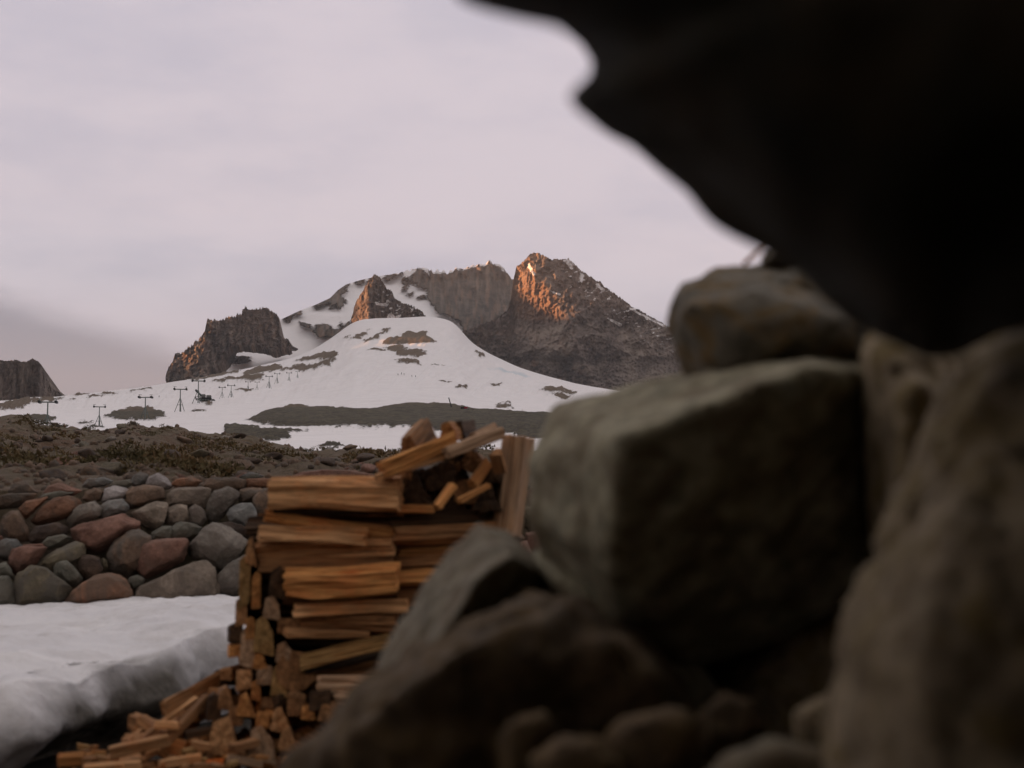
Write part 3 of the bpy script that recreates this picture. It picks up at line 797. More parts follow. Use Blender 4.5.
def at_slope(u, yimg):
    ds = np.linspace(11, 66, 500); xs = (u - 512) / F * ds / CP
    zz = hill_z(xs, ds); a = (zz - CAM[2]) / ds
    yy = 384 - F * np.tan(np.arctan(a) - PITCH)
    k = int(np.argmin(np.abs(yy - yimg)))
    return xs[k], ds[k]
for u, yi, wpx, kind, label in [
    (97, 461, 24, 'rust', 'light brown rock lying alone on the slope above the wall'),
    (57, 474, 17, 'dark', 'dark brown rock just above the left crest of the wall'),
    (124, 428, 18, 'olive', 'olive lump of rock on the skyline of the heath slope'),
    (343, 469, 19, 'blue', 'blue grey rock behind the wall crest, just left of the firewood top'),
    (362, 467, 15, 'brown', 'brown rock right beside the blue grey rock near the firewood'),
    (372, 455, 12, 'dark', 'dark rock standing on the crest above the blue grey rock'),
    (338, 461, 15, 'grey', 'grey rock at the foot of the small snow patch'),
    (160, 440, 16, 'dark', 'dark weathered rock halfway up the heath slope'),
    (205, 446, 15, 'brown', 'brown rock halfway up the heath on its right side'),
    (20, 446, 17, 'dark', 'dark rock on the heath near the left edge')]:
    x, y = at_slope(u, yi); slope_rock(x, y, wpx / 2 / F * y, kind, label, None)
for i in range(240):
    u = RNG.uniform(-60, 420); y = float(np.exp(RNG.uniform(math.log(12), math.log(64))))
    if u > 300: y = min(y, RNG.uniform(13, 44))
    slope_rock((u - 512) / F * y, y, float(RNG.uniform(.05, .19) * (1 + y * .016)), kinds[int(RNG.integers(4))] if RNG.random() < .5 else 'dark',
               'small weathered rock scattered over the brown heath slope', 'small rocks scattered on the heath')

# gravel and low heath: nobody could count them
def build_gravel():
    v0, f0 = ico(1); V = []; Fs = []; n = 0
    for i in range(2600):
        u = RNG.uniform(-120, 470); y = float(np.exp(RNG.uniform(math.log(11.2), math.log(62)))); x = (u - 512) / F * y
        s = RNG.uniform(.02, .05) * (1 + y * .02)
        V.append(v0 * s * RNG.uniform(.6, 1.3, 3) * RNG.uniform(.85, 1.15, (len(v0), 1)) + np.array([x, y, 0])); Fs.append(f0 + n); n += len(v0)
    V = np.concatenate(V)
    cen = V.reshape(-1, len(v0), 3).mean(1)
    V[:, 2] += np.repeat(hill_z(cen[:, 0], cen[:, 1]), len(v0))
    me = mesh_from('gravel', V, np.concatenate(Fs), smooth=False)
    tag(new_obj('gravel', me, None, ST['brown']), 'loose gravel and pebbles between the heath tufts', 'gravel', kind='stuff')
build_gravel()
def build_heath():
    t = NT('heath_leaves'); oi = t.attr('hue')
    col = t.ramp(oi, [(0, (.065, .055, .024)), (.4, (.11, .086, .04)), (.7, (.145, .092, .045)), (1, (.18, .135, .07))])
    m = t.out(col, .9)
    V = []; hue = []
    nclump = 380
    for i in range(nclump):
        u = RNG.uniform(-140, 480); y = float(np.exp(RNG.uniform(math.log(12.0), math.log(63)))); x = (u - 512) / F * y
        if fbm(np.array([x * .3, y * .25, 2.0]), 3) < -.12: continue
        rx = RNG.uniform(.12, .38) * (1 + y * .012); h = rx * RNG.uniform(.22, .42); hu = float(np.clip(RNG.normal(.45, .25), 0, 1))
        n = 190
        a = RNG.uniform(0, 6.283, n); rr = np.sqrt(RNG.uniform(0, 1, n)) * (1 + .25 * np.sin(3 * a + i))
        px = x + rx * rr * np.cos(a); py = y + rx * rr * np.sin(a); pz = h * np.sqrt(np.maximum(0, 1 - (rr / 1.3) ** 2)) * RNG.uniform(.35, 1.1, n)
        d = RNG.normal(size=(n, 3)) + np.stack([np.cos(a) * rr, np.sin(a) * rr, np.full(n, .9)], 1); d /= np.linalg.norm(d, axis=1)[:, None]
        s = np.cross(d, RNG.normal(size=(n, 3))); s /= np.linalg.norm(s, axis=1)[:, None]
        L = (rx * RNG.uniform(.09, .2, n))[:, None]; W = L * .28
        c = np.stack([px, py, pz], 1)
        V.append(np.stack([c - s * W, c + s * W, c + d * L], 1)); hue.append(np.repeat(np.clip(hu + RNG.normal(0, .15, n), 0, 1), 3))
    V = np.concatenate(V); flat = V.reshape(-1, 3).copy()
    b = V[:, 0]; zz = hill_z(b[:, 0], b[:, 1]); flat[:, 2] += np.repeat(zz, 3)
    me = mesh_from('heath', flat, np.arange(len(flat)).reshape(-1, 3), smooth=False, attrs={'hue': np.concatenate(hue)})
    tag(new_obj('heath', me, None, m), 'low brown and olive heath tufts covering the slope', 'heath', kind='stuff')
build_heath()

# ------------------------------------------------------------------ melting snow bank in front of the wall
def build_bank():
    lip = np.array([(-330, 770, 3.6), (-150, 722, 4.2), (-60, 702, 4.5), (0, 690, 4.75), (40, 683, 5.0), (94, 675, 5.35), (129, 662, 5.65), (164, 644, 6.1), (195, 634, 6.5), (230, 629.5, 6.9), (300, 624, 7.3), (420, 620, 7.9), (560, 618, 8.4)])
    n = 190
    s = np.linspace(0, len(lip) - 1, n); k = np.arange(len(lip))
    L = np.stack([np.interp(s, k, lip[:, j]) for j in range(3)], 1)
    ker = np.ones(9) / 9
    for j in range(3): L[:, j] = np.convolve(np.pad(L[:, j], 4, mode='edge'), ker, 'valid')
    LP = P(L[:, 0], L[:, 1], L[:, 2])
    BK = P(L[:, 0] , interp(L[:, 0], [(-330, 618), (0, 607), (60, 603), (140, 600), (200, 597.5), (240, 596), (560, 596)]), 9.95 + 0 * L[:, 0])
    tang = np.gradient(LP[:, :2], axis=0); tang /= np.linalg.norm(tang, axis=1)[:, None]
    out = np.stack([tang[:, 1], -tang[:, 0]], 1)          # toward camera side / right
    m1, m2 = 80, 70
    rows = []; bare = []
    for i in range(m1):
        q = i / (m1 - 1); p = BK + (LP - BK) * q
        p[:, 2] += .05 * np.sin(q * math.pi) - .05 * sstep(.8, 1, q) * 0
        rows.append(p); bare.append(np.zeros(n))
    zt = LP[:, 2]; zb = -.16
    # how deep the face is undercut along its length: a cave in the middle, a bulge at left
    cave = interp(L[:, 0], [(-330, .12), (-60, .06), (0, .15), (40, .2), (75, .36), (140, .34), (170, .14), (210, .16), (260, .14), (560, .15)])
    bul = interp(L[:, 0], [(-330, .15), (-40, .14), (20, .12), (70, .07), (120, .03), (165, .08), (215, .09), (560, .08)])
    for i in range(1, m2):
        q = i / (m2 - 1)
        bulge = bul * math.sin(min(1, q / .45) * math.pi * .5) + .03 * math.sin(q * 3.1)
        off = bulge - cave * sstep(.3, .85, q)
        p = LP.copy(); p[:, :2] += out * np.asarray(off)[:, None]
        p[:, 2] = zt + (zb - zt) * (q ** .95)
        rows.append(p); bare.append(np.clip(sstep(.35, .75, q) * (.25 + cave * 1.3), 0, 1))
    V = np.stack(rows); B = np.stack(bare)
    nz = fbm(V * 1.1, 3) * .04 + fbm(V * 4.2 + 3, 4) * .022 + fbm(V * 11, 2) * .006
    edge = np.ones(len(rows)); edge[:3] = .2
    V[:, :, 2] += nz * edge[:, None]
    face = np.zeros(len(rows)); face[m1 - 6:] = 1
    dn = (.07 * fbm(V * 1.6 + 9, 2) + .012 * fbm(V * 8 + 2, 3)) * face[:, None]
    V[:, :, 0] += out[None, :, 0] * dn; V[:, :, 1] += out[None, :, 1] * dn
    kq = interp(L[:, 0], [(-330, .45), (0, .5), (35, .72), (65, 1), (152, 1), (168, .6), (230, .5), (560, .5)])  # dirt colour, also painted in as the dark of the undercut cave
    B = np.clip(face[:, None] * kq[None] * sstep(-.02, .13, (zt[None, :] - V[:, :, 2]) + .10 * fbm(V * 1.9 + 2, 4)), 0, 1)
    me = mesh_from('snow_bank', V, grid_faces(len(rows), n), attrs={'bare': B})
    tag(new_obj('snow_bank', me, None, M_BANK), kind='structure')
build_bank()

# ------------------------------------------------------------------ dark foreground rocks
def grow(front, mat, label, level=5, p=24, rough=.035, seed=1.0, name='boulder', chips=26, chip=(.86, .97)):
    pts = np.array([P(x, y, d) for x, y, d in front])
    return tag(hull_rock(name, pts, mat, level, max(p * 3, 110), rough * 1.25, seed, chips=chips, chip=chip), label, 'boulder')

# big block: lit top and left faces, one dark face leaning out over us
grow([(528,527,1.72),(531,460,1.75),(549,412,1.85),(556,401,1.9),(602,393,1.95),(705,367,2.0),(787,346,2.02),(828,353,1.95),
      (622,436,1.40),(817,361,1.42),(606,550,1.46),(896,378,1.62),(908,440,1.66),(622,645,1.66),(700,672,1.7),(856,606,1.68),
      (560,600,1.9),(620,690,2.1),(860,560,2.2),(880,400,2.3),(560,420,2.25),(790,365,2.4)], FG['block'],
     'largest dark angular block with a lit slanting top, right of the firewood', 6, 100, .026, 3.0, chips=9, chip=(.95, .99))
grow([(658,335,1.75),(661,305,1.78),(682,282,1.8),(712,268,1.85),(760,259,1.9),(805,262,1.9),(850,280,1.85),(893,330,1.8),(893,420,1.85),(760,420,1.85),(690,385,1.75),(668,352,1.72),
      (700,310,1.6),(760,290,1.62),(840,320,1.6),(720,370,1.58),(700,330,2.2),(760,275,2.3),(880,340,2.3),(760,400,2.3)], FG['ochre'],
     'grey and ochre boulder sitting on top of the largest angular block', 5, 26, .04, 5.0)
grow([(370,694,1.85),(380,650,1.88),(420,590,1.92),(455,548,1.95),(480,525,1.98),(505,531,1.98),(534,552,1.9),(560,574,1.85),
      (392,712,1.58),(440,640,1.56),(478,580,1.58),(512,556,1.64),(545,572,1.74),(430,720,1.72),(500,650,1.82),(545,620,1.9),(480,560,2.2),(420,660,2.2),(560,640,2.2),(480,780,2.0),(580,760,2.1),(380,760,1.8)], FG['grey'],
     'pointed grey boulder directly before the lower firewood', 6, 90, .035, 7.0, chips=12, chip=(.93, .99))
grow([(255,830,1.5),(285,756,1.5),(335,706,1.6),(400,664,1.66),(470,620,1.7),(530,590,1.72),(590,596,1.72),(650,640,1.66),(692,705,1.55),(715,840,1.5),
      (345,735,1.34),(390,702,1.31),(450,662,1.30),(510,626,1.31),(565,604,1.34),(615,640,1.33),(668,704,1.36),(420,860,1.46),(560,820,1.5),(640,860,1.5),(480,1150,1.62),(300,1150,1.55),(700,1150,1.6),(330,900,2.0),(600,700,2.1),(480,700,2.1),(640,1000,2.0),(320,1100,1.9)], FG['brown'],
     'broad dark brown boulder filling the bottom middle of the picture', 6, 90, .05, 9.0, chips=16, chip=(.92, .99))
grow([(520,548,1.78),(548,536,1.82),(600,556,1.8),(650,610,1.76),(720,690,1.72),(690,740,1.7),(630,700,1.62),(570,615,1.64),(540,575,1.7),
      (600,600,1.6),(640,720,2.1),(560,560,2.1),(720,720,2.1)], FG['block'],
     'greenish grey slab slanting down under the largest angular block', 5, 60, .04, 11.0)
grow([(838,830,1.05),(832,700,1.06),(838,630,1.08),(860,545,1.1),(895,475,1.14),(925,415,1.18),(950,352,1.2),(985,330,1.2),(1060,310,1.15),(1160,330,1.1),(1180,1200,1.0),(850,1200,1.0),
      (900,600,.95),(960,480,.98),(1040,440,.95),(950,760,.88),(1080,700,.86),(1000,1100,.85),(950,600,1.6),(1150,400,1.6),(1150,1000,1.6),(880,900,1.6)], FG['olive'],
     'tall olive brown boulder along the right edge', 6, 18, .05, 13.0)
grow([(858,330,1.5),(890,318,1.5),(935,325,1.45),(965,375,1.4),(930,450,1.38),(895,482,1.42),(868,420,1.48),(900,380,1.3),(930,400,1.28),(905,590,1.42),(868,575,1.6),(935,560,1.4),(862,500,1.7),(900,330,1.9),(960,420,1.9),(880,470,1.9)], FG['olive'],
     'brown boulder wedged between the largest block and right edge boulder', 5, 18, .05, 15.0)
grow([(640,690,1.95),(720,655,2.0),(800,610,2.0),(860,560,1.95),(905,690,1.8),(880,520,1.85),(850,500,1.9),(900,540,1.75),(830,735,1.75),(720,740,1.8),(760,690,1.75),(840,660,1.75),(700,1100,1.7),(900,1100,1.6),(760,650,2.5),(880,640,2.5),(700,1000,2.4)], FG['olive'],
     'dark olive boulder in the shaded gap under the largest block', 5, 20, .05, 17.0)
for i, (pl, d, m, lab) in enumerate([
    ([(498,738),(508,720),(548,708),(558,722),(534,748),(522,800),(500,800)], 1.24, 'brown', 'upright greyish stone standing on the broad brown boulder'),
    ([(528,758),(556,735),(600,735),(625,765),(620,820),(530,820)], 1.2, 'brown', 'rounded brownish stone at the bottom edge, right of the upright stone'),
    ([(598,742),(620,715),(680,703),(704,722),(698,775),(640,800),(606,790)], 1.26, 'brown', 'grey brown stone below the slanting greenish slab'),
    ([(696,715),(720,690),(752,700),(770,730),(740,760),(700,755)], 1.36, 'brown', 'dark stone between the grey brown stone and brown lit one'),
    ([(788,712),(826,690),(868,700),(884,738),(836,764),(796,748)], 1.3, 'olive', 'brown stone lying against the foot of the right edge boulder'),
    ([(690,790),(720,752),(770,735),(830,748),(880,775),(880,850),(690,850)], 1.18, 'grey', 'flat greyish stone on the bottom edge near the right boulder')]):
    pl = np.array(pl, float); c = pl.mean(0); w, h = pl.max(0) - pl.min(0); t = .4 * min(w, h) * d / F
    pts = [(*a, d) for a in pl] + [(*(c + (a - c) * .6 + np.array([0, -.06 * h])), d - t) for a in pl] + [(*(c + (a - c) * .8), d + t * 1.3) for a in pl]
    grow(pts, FG[m], lab, 4, 18, .05, 20.0 + i, 'stone')
grow([(868,300,1.9),(930,262,1.95),(1060,240,1.9),(1200,260,1.9),(1200,640,1.8),(880,640,1.9),(868,480,1.95),(960,380,1.62),(1060,340,1.6),(1000,560,1.6),(900,420,1.75),(950,300,2.5),(1150,300,2.5),(900,600,2.5),(1150,600,2.5)], FG['olive'],
     'brown rock face closing the gap beneath the black overhang at right', 5, 24, .05, 41.0)
# a chip of stone and a stick jammed under the overhang
grow([(757,263,1.82),(764,252,1.84),(776,247,1.85),(792,252,1.85),(806,262,1.84),(806,272,1.84),(760,270,1.82),(780,256,1.76),(780,250,1.95),(800,268,1.95)], FG['grey'],
     'thin pale chip of stone wedged under the black overhang', 4, 24, .04, 31.0, 'stone')

def outline_rock(name, poly, cxy, D, tf, tb, mat, label, level=6, m=2.6, rough=.02, seed=0.0):
    poly = np.asarray(poly, float); c = np.asarray(cxy, float)
    dirs, f = ico(level)
    ang = np.arctan2(dirs[:, 1], dirs[:, 0])
    # radius of the outline in each direction from its centre
    tt = np.linspace(-math.pi, math.pi, 1441); R = np.zeros_like(tt)
    for k in range(len(poly)):
        a, b = poly[k] - c, poly[(k + 1) % len(poly)] - c
        e = b - a
        dx, dy = np.cos(tt), np.sin(tt)
        den = dx * e[1] - dy * e[0]; den = np.where(np.abs(den) < 1e-9, 1e-9, den)
        r = (a[0] * e[1] - a[1] * e[0]) / den; w = (a[0] * dy - a[1] * dx) / den
        ok = (w >= -1e-6) & (w <= 1 + 1e-6) & (r > 0)
        R = np.maximum(R, np.where(ok, r, 0))
    Rv = np.interp(ang, tt, R)
    h = np.abs(dirs[:, 2]); ph = np.arcsin(np.clip(h, 0, 1))
    rho = np.cos(ph) ** (2 / m); hh = np.sin(ph) ** (2 / m)
    rho *= 1 + rough * .5 * fbm(dirs * 2 + seed, 3)
    px = c[0] + Rv * rho * np.cos(ang); py = c[1] + Rv * rho * np.sin(ang)
    z = D + np.where(dirs[:, 2] < 0, -tf, tb) * hh
    V = P(px, py, z)
    V = V + dirs[:, [0, 2, 1]] * np.array([1, 1, -1]) * (rough * fbm(V * 5 + seed, 4))[:, None]
    c0 = V.mean(0)
    o = new_obj(name, mesh_from(name, V - c0, f), None, mat); o.location = c0
    return tag(o, label, 'boulder')
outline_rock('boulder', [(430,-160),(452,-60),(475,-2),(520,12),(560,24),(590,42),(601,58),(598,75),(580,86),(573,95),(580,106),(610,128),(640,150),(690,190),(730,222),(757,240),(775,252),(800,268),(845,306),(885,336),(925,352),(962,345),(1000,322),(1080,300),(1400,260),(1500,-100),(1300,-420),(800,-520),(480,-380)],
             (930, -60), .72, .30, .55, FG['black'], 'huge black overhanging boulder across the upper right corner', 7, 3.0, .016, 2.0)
# unseen rocks added behind, beside and above the camera to block sky light
for nm, pts, sd_ in (('sky_block_rock', [(-.9,-1.3,-.2),(2.2,-1.1,-.2),(-1.0,-2.6,-.2),(2.4,-2.4,-.2),(-.7,-1.2,1.5),(2.0,-1.0,1.7),(-.8,-2.2,2.3),(2.2,-2.0,2.6)], 51.0),
                     ('sky_block_rock', [(1.1,.5,-.2),(1.2,-1.0,-.2),(2.4,.6,-.2),(2.4,-1.0,-.2),(1.0,.3,1.5),(1.1,-.9,1.7),(2.2,.5,2.0),(2.3,-1.0,2.2)], 52.0),
                     ('sky_block_rock', [(-.5,-1.5,1.55),(2.2,-1.4,1.55),(-.4,.15,1.36),(2.1,.45,1.45),(-.4,-1.4,2.2),(2.2,-1.4,2.3),(-.2,.0,2.0),(2.0,.35,2.2)], 53.0)):
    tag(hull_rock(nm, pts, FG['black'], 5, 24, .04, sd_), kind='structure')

# ------------------------------------------------------------------ firewood
def split_log(name, a, b, cross, mat, seed, rough=1.0, taper=0.0, twist=0.0):
    """a split log from world point a to b; cross: polygon in metres (local y,z)"""
    a = np.asarray(a, float); b = np.asarray(b, float)
    L = float(np.linalg.norm(b - a)); ax = (b - a) / L
    up = np.array([0, 0, 1.0]) if abs(ax[2]) < .8 else np.array([0, -1.0, 0])
    yv = np.cross(up, ax); yv /= np.linalg.norm(yv); zv = np.cross(ax, yv)
    # resample cross section
    cr = np.asarray(cross, float); n = len(cr); per = 9; ring = []
    for k in range(n):
        for j in range(per):
            t = j / per; ring.append(cr[k] * (1 - t) + cr[(k + 1) % n] * t)
    ring = np.array(ring); ring = .15 * (np.roll(ring, 1, 0) + np.roll(ring, -1, 0)) + .7 * ring
    m = len(ring); seg = max(8, int(L / .022)); size = float(np.abs(cr).max())
    xs = np.linspace(-L / 2, L / 2, seg + 1); rows = []
    for i, x in enumerate(xs):
        q = i / seg
        r = ring * (1 - taper * q)
        if twist:
            c, s = math.cos(twist * (q - .5)), math.sin(twist * (q - .5)); r = r @ np.array([[c, s], [-s, c]])
        fib = 1 + rough * (.30 * fbm(stack(x * 2.2 + seed * 3.1, r[:, 0] * 30 + seed, r[:, 1] * 30), 3) + .12 * fbm(stack(x * 5, r[:, 0] * 95, r[:, 1] * 95 + seed), 2) - .16 * np.maximum(0, 1 - 6 * np.abs(perlin(stack(x * 1.3 + seed, r[:, 0] * 55, r[:, 1] * 55 + seed)))))
        bend = size * .25 * math.sin(q * 3 + seed) * rough
        r2 = r * fib[:, None] + np.array([0, bend * .35])
        xx = np.full(m, x)
        if i in (0, seg): xx = xx + (.012 * fbm(stack(r[:, 0] * 40, r[:, 1] * 40, seed + i), 2)) * rough
        rows.append(np.column_stack([xx, r2]))
    V = np.concatenate(rows)
    faces = []
    for i in range(seg):
        for j in range(m):
            j2 = (j + 1) % m; faces.append((i * m + j, i * m + j2, (i + 1) * m + j2, (i + 1) * m + j))
    nV = len(V)
    caps = []
    for i, sgn in ((0, -1), (seg, 1)):
        base = V[i * m:(i + 1) * m]; cen = base.mean(0)
        inner = cen + (base - cen) * .5; inner[:, 0] += sgn * .002 + .004 * fbm(inner * 60 + seed, 2)
        caps += [inner, cen[None]]
        o0 = nV; nV += m; c0 = nV; nV += 1
        for j in range(m):
            j2 = (j + 1) % m
            q4 = (i * m + j, i * m + j2, o0 + j2, o0 + j); t3 = (o0 + j, o0 + j2, c0, c0)
            if sgn < 0: q4 = q4
            else: q4 = q4[::-1]; t3 = (o0 + j2, o0 + j, c0, c0)
            faces.append(q4); faces.append(t3)
    V = np.concatenate([V] + caps)
    me = bpy.data.meshes.new(name)
    me.from_pydata(V.tolist(), [], [tuple(dict.fromkeys(f)) for f in faces]); me.validate(); me.update()
    bm = bmesh.new(); bm.from_mesh(me); bmesh.ops.recalc_face_normals(bm, faces=bm.faces); bm.to_mesh(me); bm.free()
    for pl in me.polygons: pl.use_smooth = False
    o = new_obj(name, me, None, mat)
    M = Matrix(((ax[0], yv[0], zv[0], 0), (ax[1], yv[1], zv[1], 0), (ax[2], yv[2], zv[2], 0), (0, 0, 0, 1)))
    c = (a + b) / 2
    o.matrix_world = Matrix.Translation(Vector(c)) @ M
    return o

def wedge(w, h, style, rng=random):
    j = lambda s: rng.uniform(-s, s)
    if style == 'slab':
        return [(-w + j(w * .15), -h * .9), (w, -h + j(h * .2)), (w * .95, h * .8), (0, h + j(h * .15)), (-w, h * .85 + j(h * .2))]
    if style == 'wedge':
        return [(-w, -h), (w, -h * .8 + j(h * .2)), (w * .6, h * .7), (-w * .2 + j(w * .3), h)]
    if style == 'tri':
        return [(-w, -h), (w, -h * .75), (w * .75, h * .7), (-w * .1 + j(w * .3), h), (-w * .8, h * .2)]
    if style == 'round':
        return [(w * math.cos(t) * (1 + j(.06)), h * math.sin(t) * (1 + j(.06))) for t in [k * 6.283 / 9 for k in range(9)]]
    return [(-w, -h), (w, -h), (w, h), (-w, h)]

_ls = 0
def px_log(x0, y0, x1, y1, thick, D0, D1, style, kind, label, depthw=1.0, bark=False, group='split logs of the firewood stack', taper=0.0, cat='split log', rough=1.0):
    """log whose axis runs between two photo points; thick = height in photo pixels"""
    global _ls
    _ls += 1
    if abs(x1 - x0) < 60: rough = min(rough, .55)
    jit = 0 if abs(x1 - x0) < 60 else 1
    a = P(x0 + jit * RNG.uniform(-7, 5), y0 + jit * RNG.uniform(-2.2, 2.2), D0 + jit * RNG.uniform(-.05, .03)); b = P(x1 + jit * RNG.uniform(-5, 4), y1 + jit * RNG.uniform(-1.6, 1.6), D1 + jit * RNG.uniform(-.05, .03))
    h = thick / 2 / F * (D0 + D1) / 2 * 1.06
    cr_ = wedge(h * depthw, h, style); ro = RNG.uniform(-.32, .32) if jit else 0.0
    cr_ = [(y_ * math.cos(ro) - z_ * math.sin(ro), y_ * math.sin(ro) + z_ * math.cos(ro)) for y_, z_ in cr_]
    o = split_log('split_log' if cat == 'split log' else cat.replace(' ', '_'), a, b, cr_, WD[kind], _ls * 1.37, rough, taper)
    tag(o, label, cat, group)
    if bark:
        # a strip of bark still clinging to the underside or back of the log
        L = float(np.linalg.norm(b - a)); n1, n2 = 16, 9
        X, A = np.meshgrid(np.linspace(-L * .47, L * .47, n1), np.linspace(-1.2, 1.2, n2), indexing='ij')
        rr = h * 1.09 + .004 * fbm(stack(X * 20, A * 6, _ls), 3) + .003
        Vv = np.stack([X, -rr * depthw * np.sin(A) * .9, -rr * np.cos(A) * 1.02], -1)
        Vi = Vv * np.array([1, .86, .86])
        f1 = grid_faces(n1, n2); f2 = f1[:, ::-1] + n1 * n2
        rim = []
        idx = np.arange(n1 * n2).reshape(n1, n2)
        loop = list(idx[0, :]) + list(idx[1:, -1]) + list(idx[-1, -2::-1]) + list(idx[-2:0:-1, 0])
        for k in range(len(loop)):
            p_, q_ = loop[k], loop[(k + 1) % len(loop)]; rim.append((p_, p_ + n1 * n2, q_ + n1 * n2, q_))
        me = mesh_from('bark', np.concatenate([Vv.reshape(-1, 3), Vi.reshape(-1, 3)]), np.concatenate([f1, f2, np.array(rim)]))
        new_obj('bark', me, o, WD['bark'])
    return o

WP = 4.6
# left column: long sides toward us
px_log(278,497,401,493,33,WP,WP-.02,'slab','tan','thick tan split log lying on top of the left column',1.25,True,rough=.6)
px_log(330,520,398,517,17,WP+.22,WP+.2,'wedge','dark','dark log recessed in the gap under the thick top log',1.4)
px_log(268,515,391,533,12,WP-.02,WP+.02,'slab','orange','thin log slanting down to the right below the top log',1.8)
px_log(255,531,368,537,16,WP-.06,WP-.02,'wedge','tan','tan log on the left column, second long one from its top',1.6)
px_log(258,548,394,543,17,WP-.02,WP,'slab','tan','reddish tan log directly below the second long tan one',1.5)
px_log(262,563,395,557,15,WP+.02,WP+.02,'wedge','brown','brown log lying right above the smooth orange brown log',1.6)
px_log(283,581,395,577,24,WP-.06,WP-.06,'slab','orange','smooth orange brown log with a bright chip mark, mid stack',1.2)
px_log(287,598,402,595,9,WP,WP+.02,'slab','brown','thin dark edged log below the smooth orange brown one',2.4)
px_log(290,607,405,606,11,WP-.05,WP-.02,'wedge','tan','greyish tan narrow log above a wide brown log, lower stack',2.0)
px_log(298,621,395,622,19,WP-.02,WP,'slab','brown','wide brown log of the lower stack, under the greyish narrow one',1.4)
px_log(284,634,370,631,7,WP-.06,WP-.02,'slab','tan','thin tan strip log bordering the dark gap of the lower stack',2.4)
px_log(300,644,395,640,13,WP+.22,WP+.2,'wedge','dark','dark log set back in the black gap of the lower stack',1.6)
px_log(297,664,392,645,19,WP-.10,WP-.04,'slab','yellow','big tan log slanting up to the right, near the stack bottom',1.3,True)
px_log(302,677,392,667,13,WP-.02,WP,'wedge','brown','brown log tucked under the slanting tan log',1.5)
px_log(318,686,400,684,14,WP-.12,WP-.1,'slab','pale','pinkish pale log beneath the slanting tan log',1.3)
px_log(335,699,410,697,11,WP-.14,WP-.12,'slab','pale','palest bottom log partly behind the dark foreground rock',1.3)
px_log(322,712,415,712,14,WP-.06,WP-.06,'wedge','brown','lowest brown log of the stack, under the palest one',1.5)
px_log(262,535,300,540,10,WP+.16,WP+.16,'wedge','brown','short brown log end showing at upper left of the stack',1.5)
# right column
px_log(391,510,434,509,8,WP-.02,WP,'slab','orange','reddish narrow log under the dark hollow of the stack',1.6)
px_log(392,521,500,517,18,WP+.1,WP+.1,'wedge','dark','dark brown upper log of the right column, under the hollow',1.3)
px_log(397,536,500,533,15,WP+.04,WP+.06,'slab','brown','brown log of the right column, second from its top',1.4)
px_log(398,550,500,546,13,WP+.02,WP+.04,'wedge','orange','orange brown log of the right column, third from its top',1.5)
px_log(399,564,500,560,14,WP+.05,WP+.05,'slab','brown','brown log of the right column behind the pointed grey boulder',1.4)
px_log(400,580,500,576,15,WP+.0,WP+.02,'wedge','orange','orange log of the right column just above the pointed boulder edge',1.4)
px_log(402,596,500,592,14,WP+.02,WP+.02,'slab','brown','brown log of the right column, lowest one still in view',1.4)
for k in range(6):
    px_log(404,612+k*16,500,610+k*16,16,WP+.03,WP+.03,'slab',('brown','tan')[k % 2],'log of the right column hidden behind the foreground boulders',1.3)
# top of the right column: chunks, slanting logs and end grain in a dark hollow
px_log(409,447,427,428,23,WP-.05,WP+.18,'wedge','brown','brown angular chunk at the top left of the heap',.9,group='loose chunks on the firewood heap')
px_log(448,431,464,430,17,WP-.06,WP+.25,'tri','orange','orange pointed chunk, highest on the firewood heap',1.0,group='loose chunks on the firewood heap')
px_log(456,430,470,429,19,WP+.06,WP+.3,'wedge','dark','dark chunk right behind the orange pointed chunk',1.0,group='loose chunks on the firewood heap')
px_log(388,470,452,440,15,WP-.12,WP+.02,'slab','orange','bright orange log slanting up across the heap',1.3)
px_log(380,478,440,458,7,WP-.1,WP-.04,'slab','tan','thin tan lath lying along the slanting orange log',1.6)
px_log(446,454,501,433,11,WP-.1,WP+.0,'slab','pale','pale log slanting up to the right across the heap',1.2)
px_log(474,438,494,428,13,WP+.05,WP+.2,'wedge','pale','pinkish pale chunk behind the slanting pale log',1.0,group='loose chunks on the firewood heap')
px_log(506,534,518,437,30,WP+.06,WP+.04,'wedge','pale','pale upright plank standing at the right of the heap',1.0,rough=1.0)
px_log(497,452,502,470,13,WP-.1,WP-.06,'tri','brown','brown splintered chunk touching the upright pale plank',1.0,group='loose chunks on the firewood heap')
px_log(436,507,453,485,8,WP-.16,WP-.1,'slab','orange','short orange stick leaning inside the dark hollow',1.0)
px_log(459,501,489,485,6,WP-.16,WP-.1,'slab','orange','thin tan stick crossing the dark hollow',1.0)
px_log(472,484,487,462,11,WP-.06,WP,'wedge','orange','orange split piece near the middle of the hollow',1.0)
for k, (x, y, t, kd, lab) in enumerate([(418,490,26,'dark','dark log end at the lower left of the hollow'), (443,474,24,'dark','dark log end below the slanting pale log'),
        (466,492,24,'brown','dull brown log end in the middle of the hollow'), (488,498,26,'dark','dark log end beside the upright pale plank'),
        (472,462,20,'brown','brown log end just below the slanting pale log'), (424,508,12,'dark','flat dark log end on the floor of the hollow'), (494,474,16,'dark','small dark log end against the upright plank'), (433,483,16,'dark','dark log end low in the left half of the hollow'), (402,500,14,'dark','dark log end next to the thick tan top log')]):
    px_log(x, y, 500 + (x - 500) * .93, y - 2, t, WP + .0 + .03 * (k % 3), WP + .4, ('wedge', 'round', 'tri')[k % 3], kd, lab, 1.0)
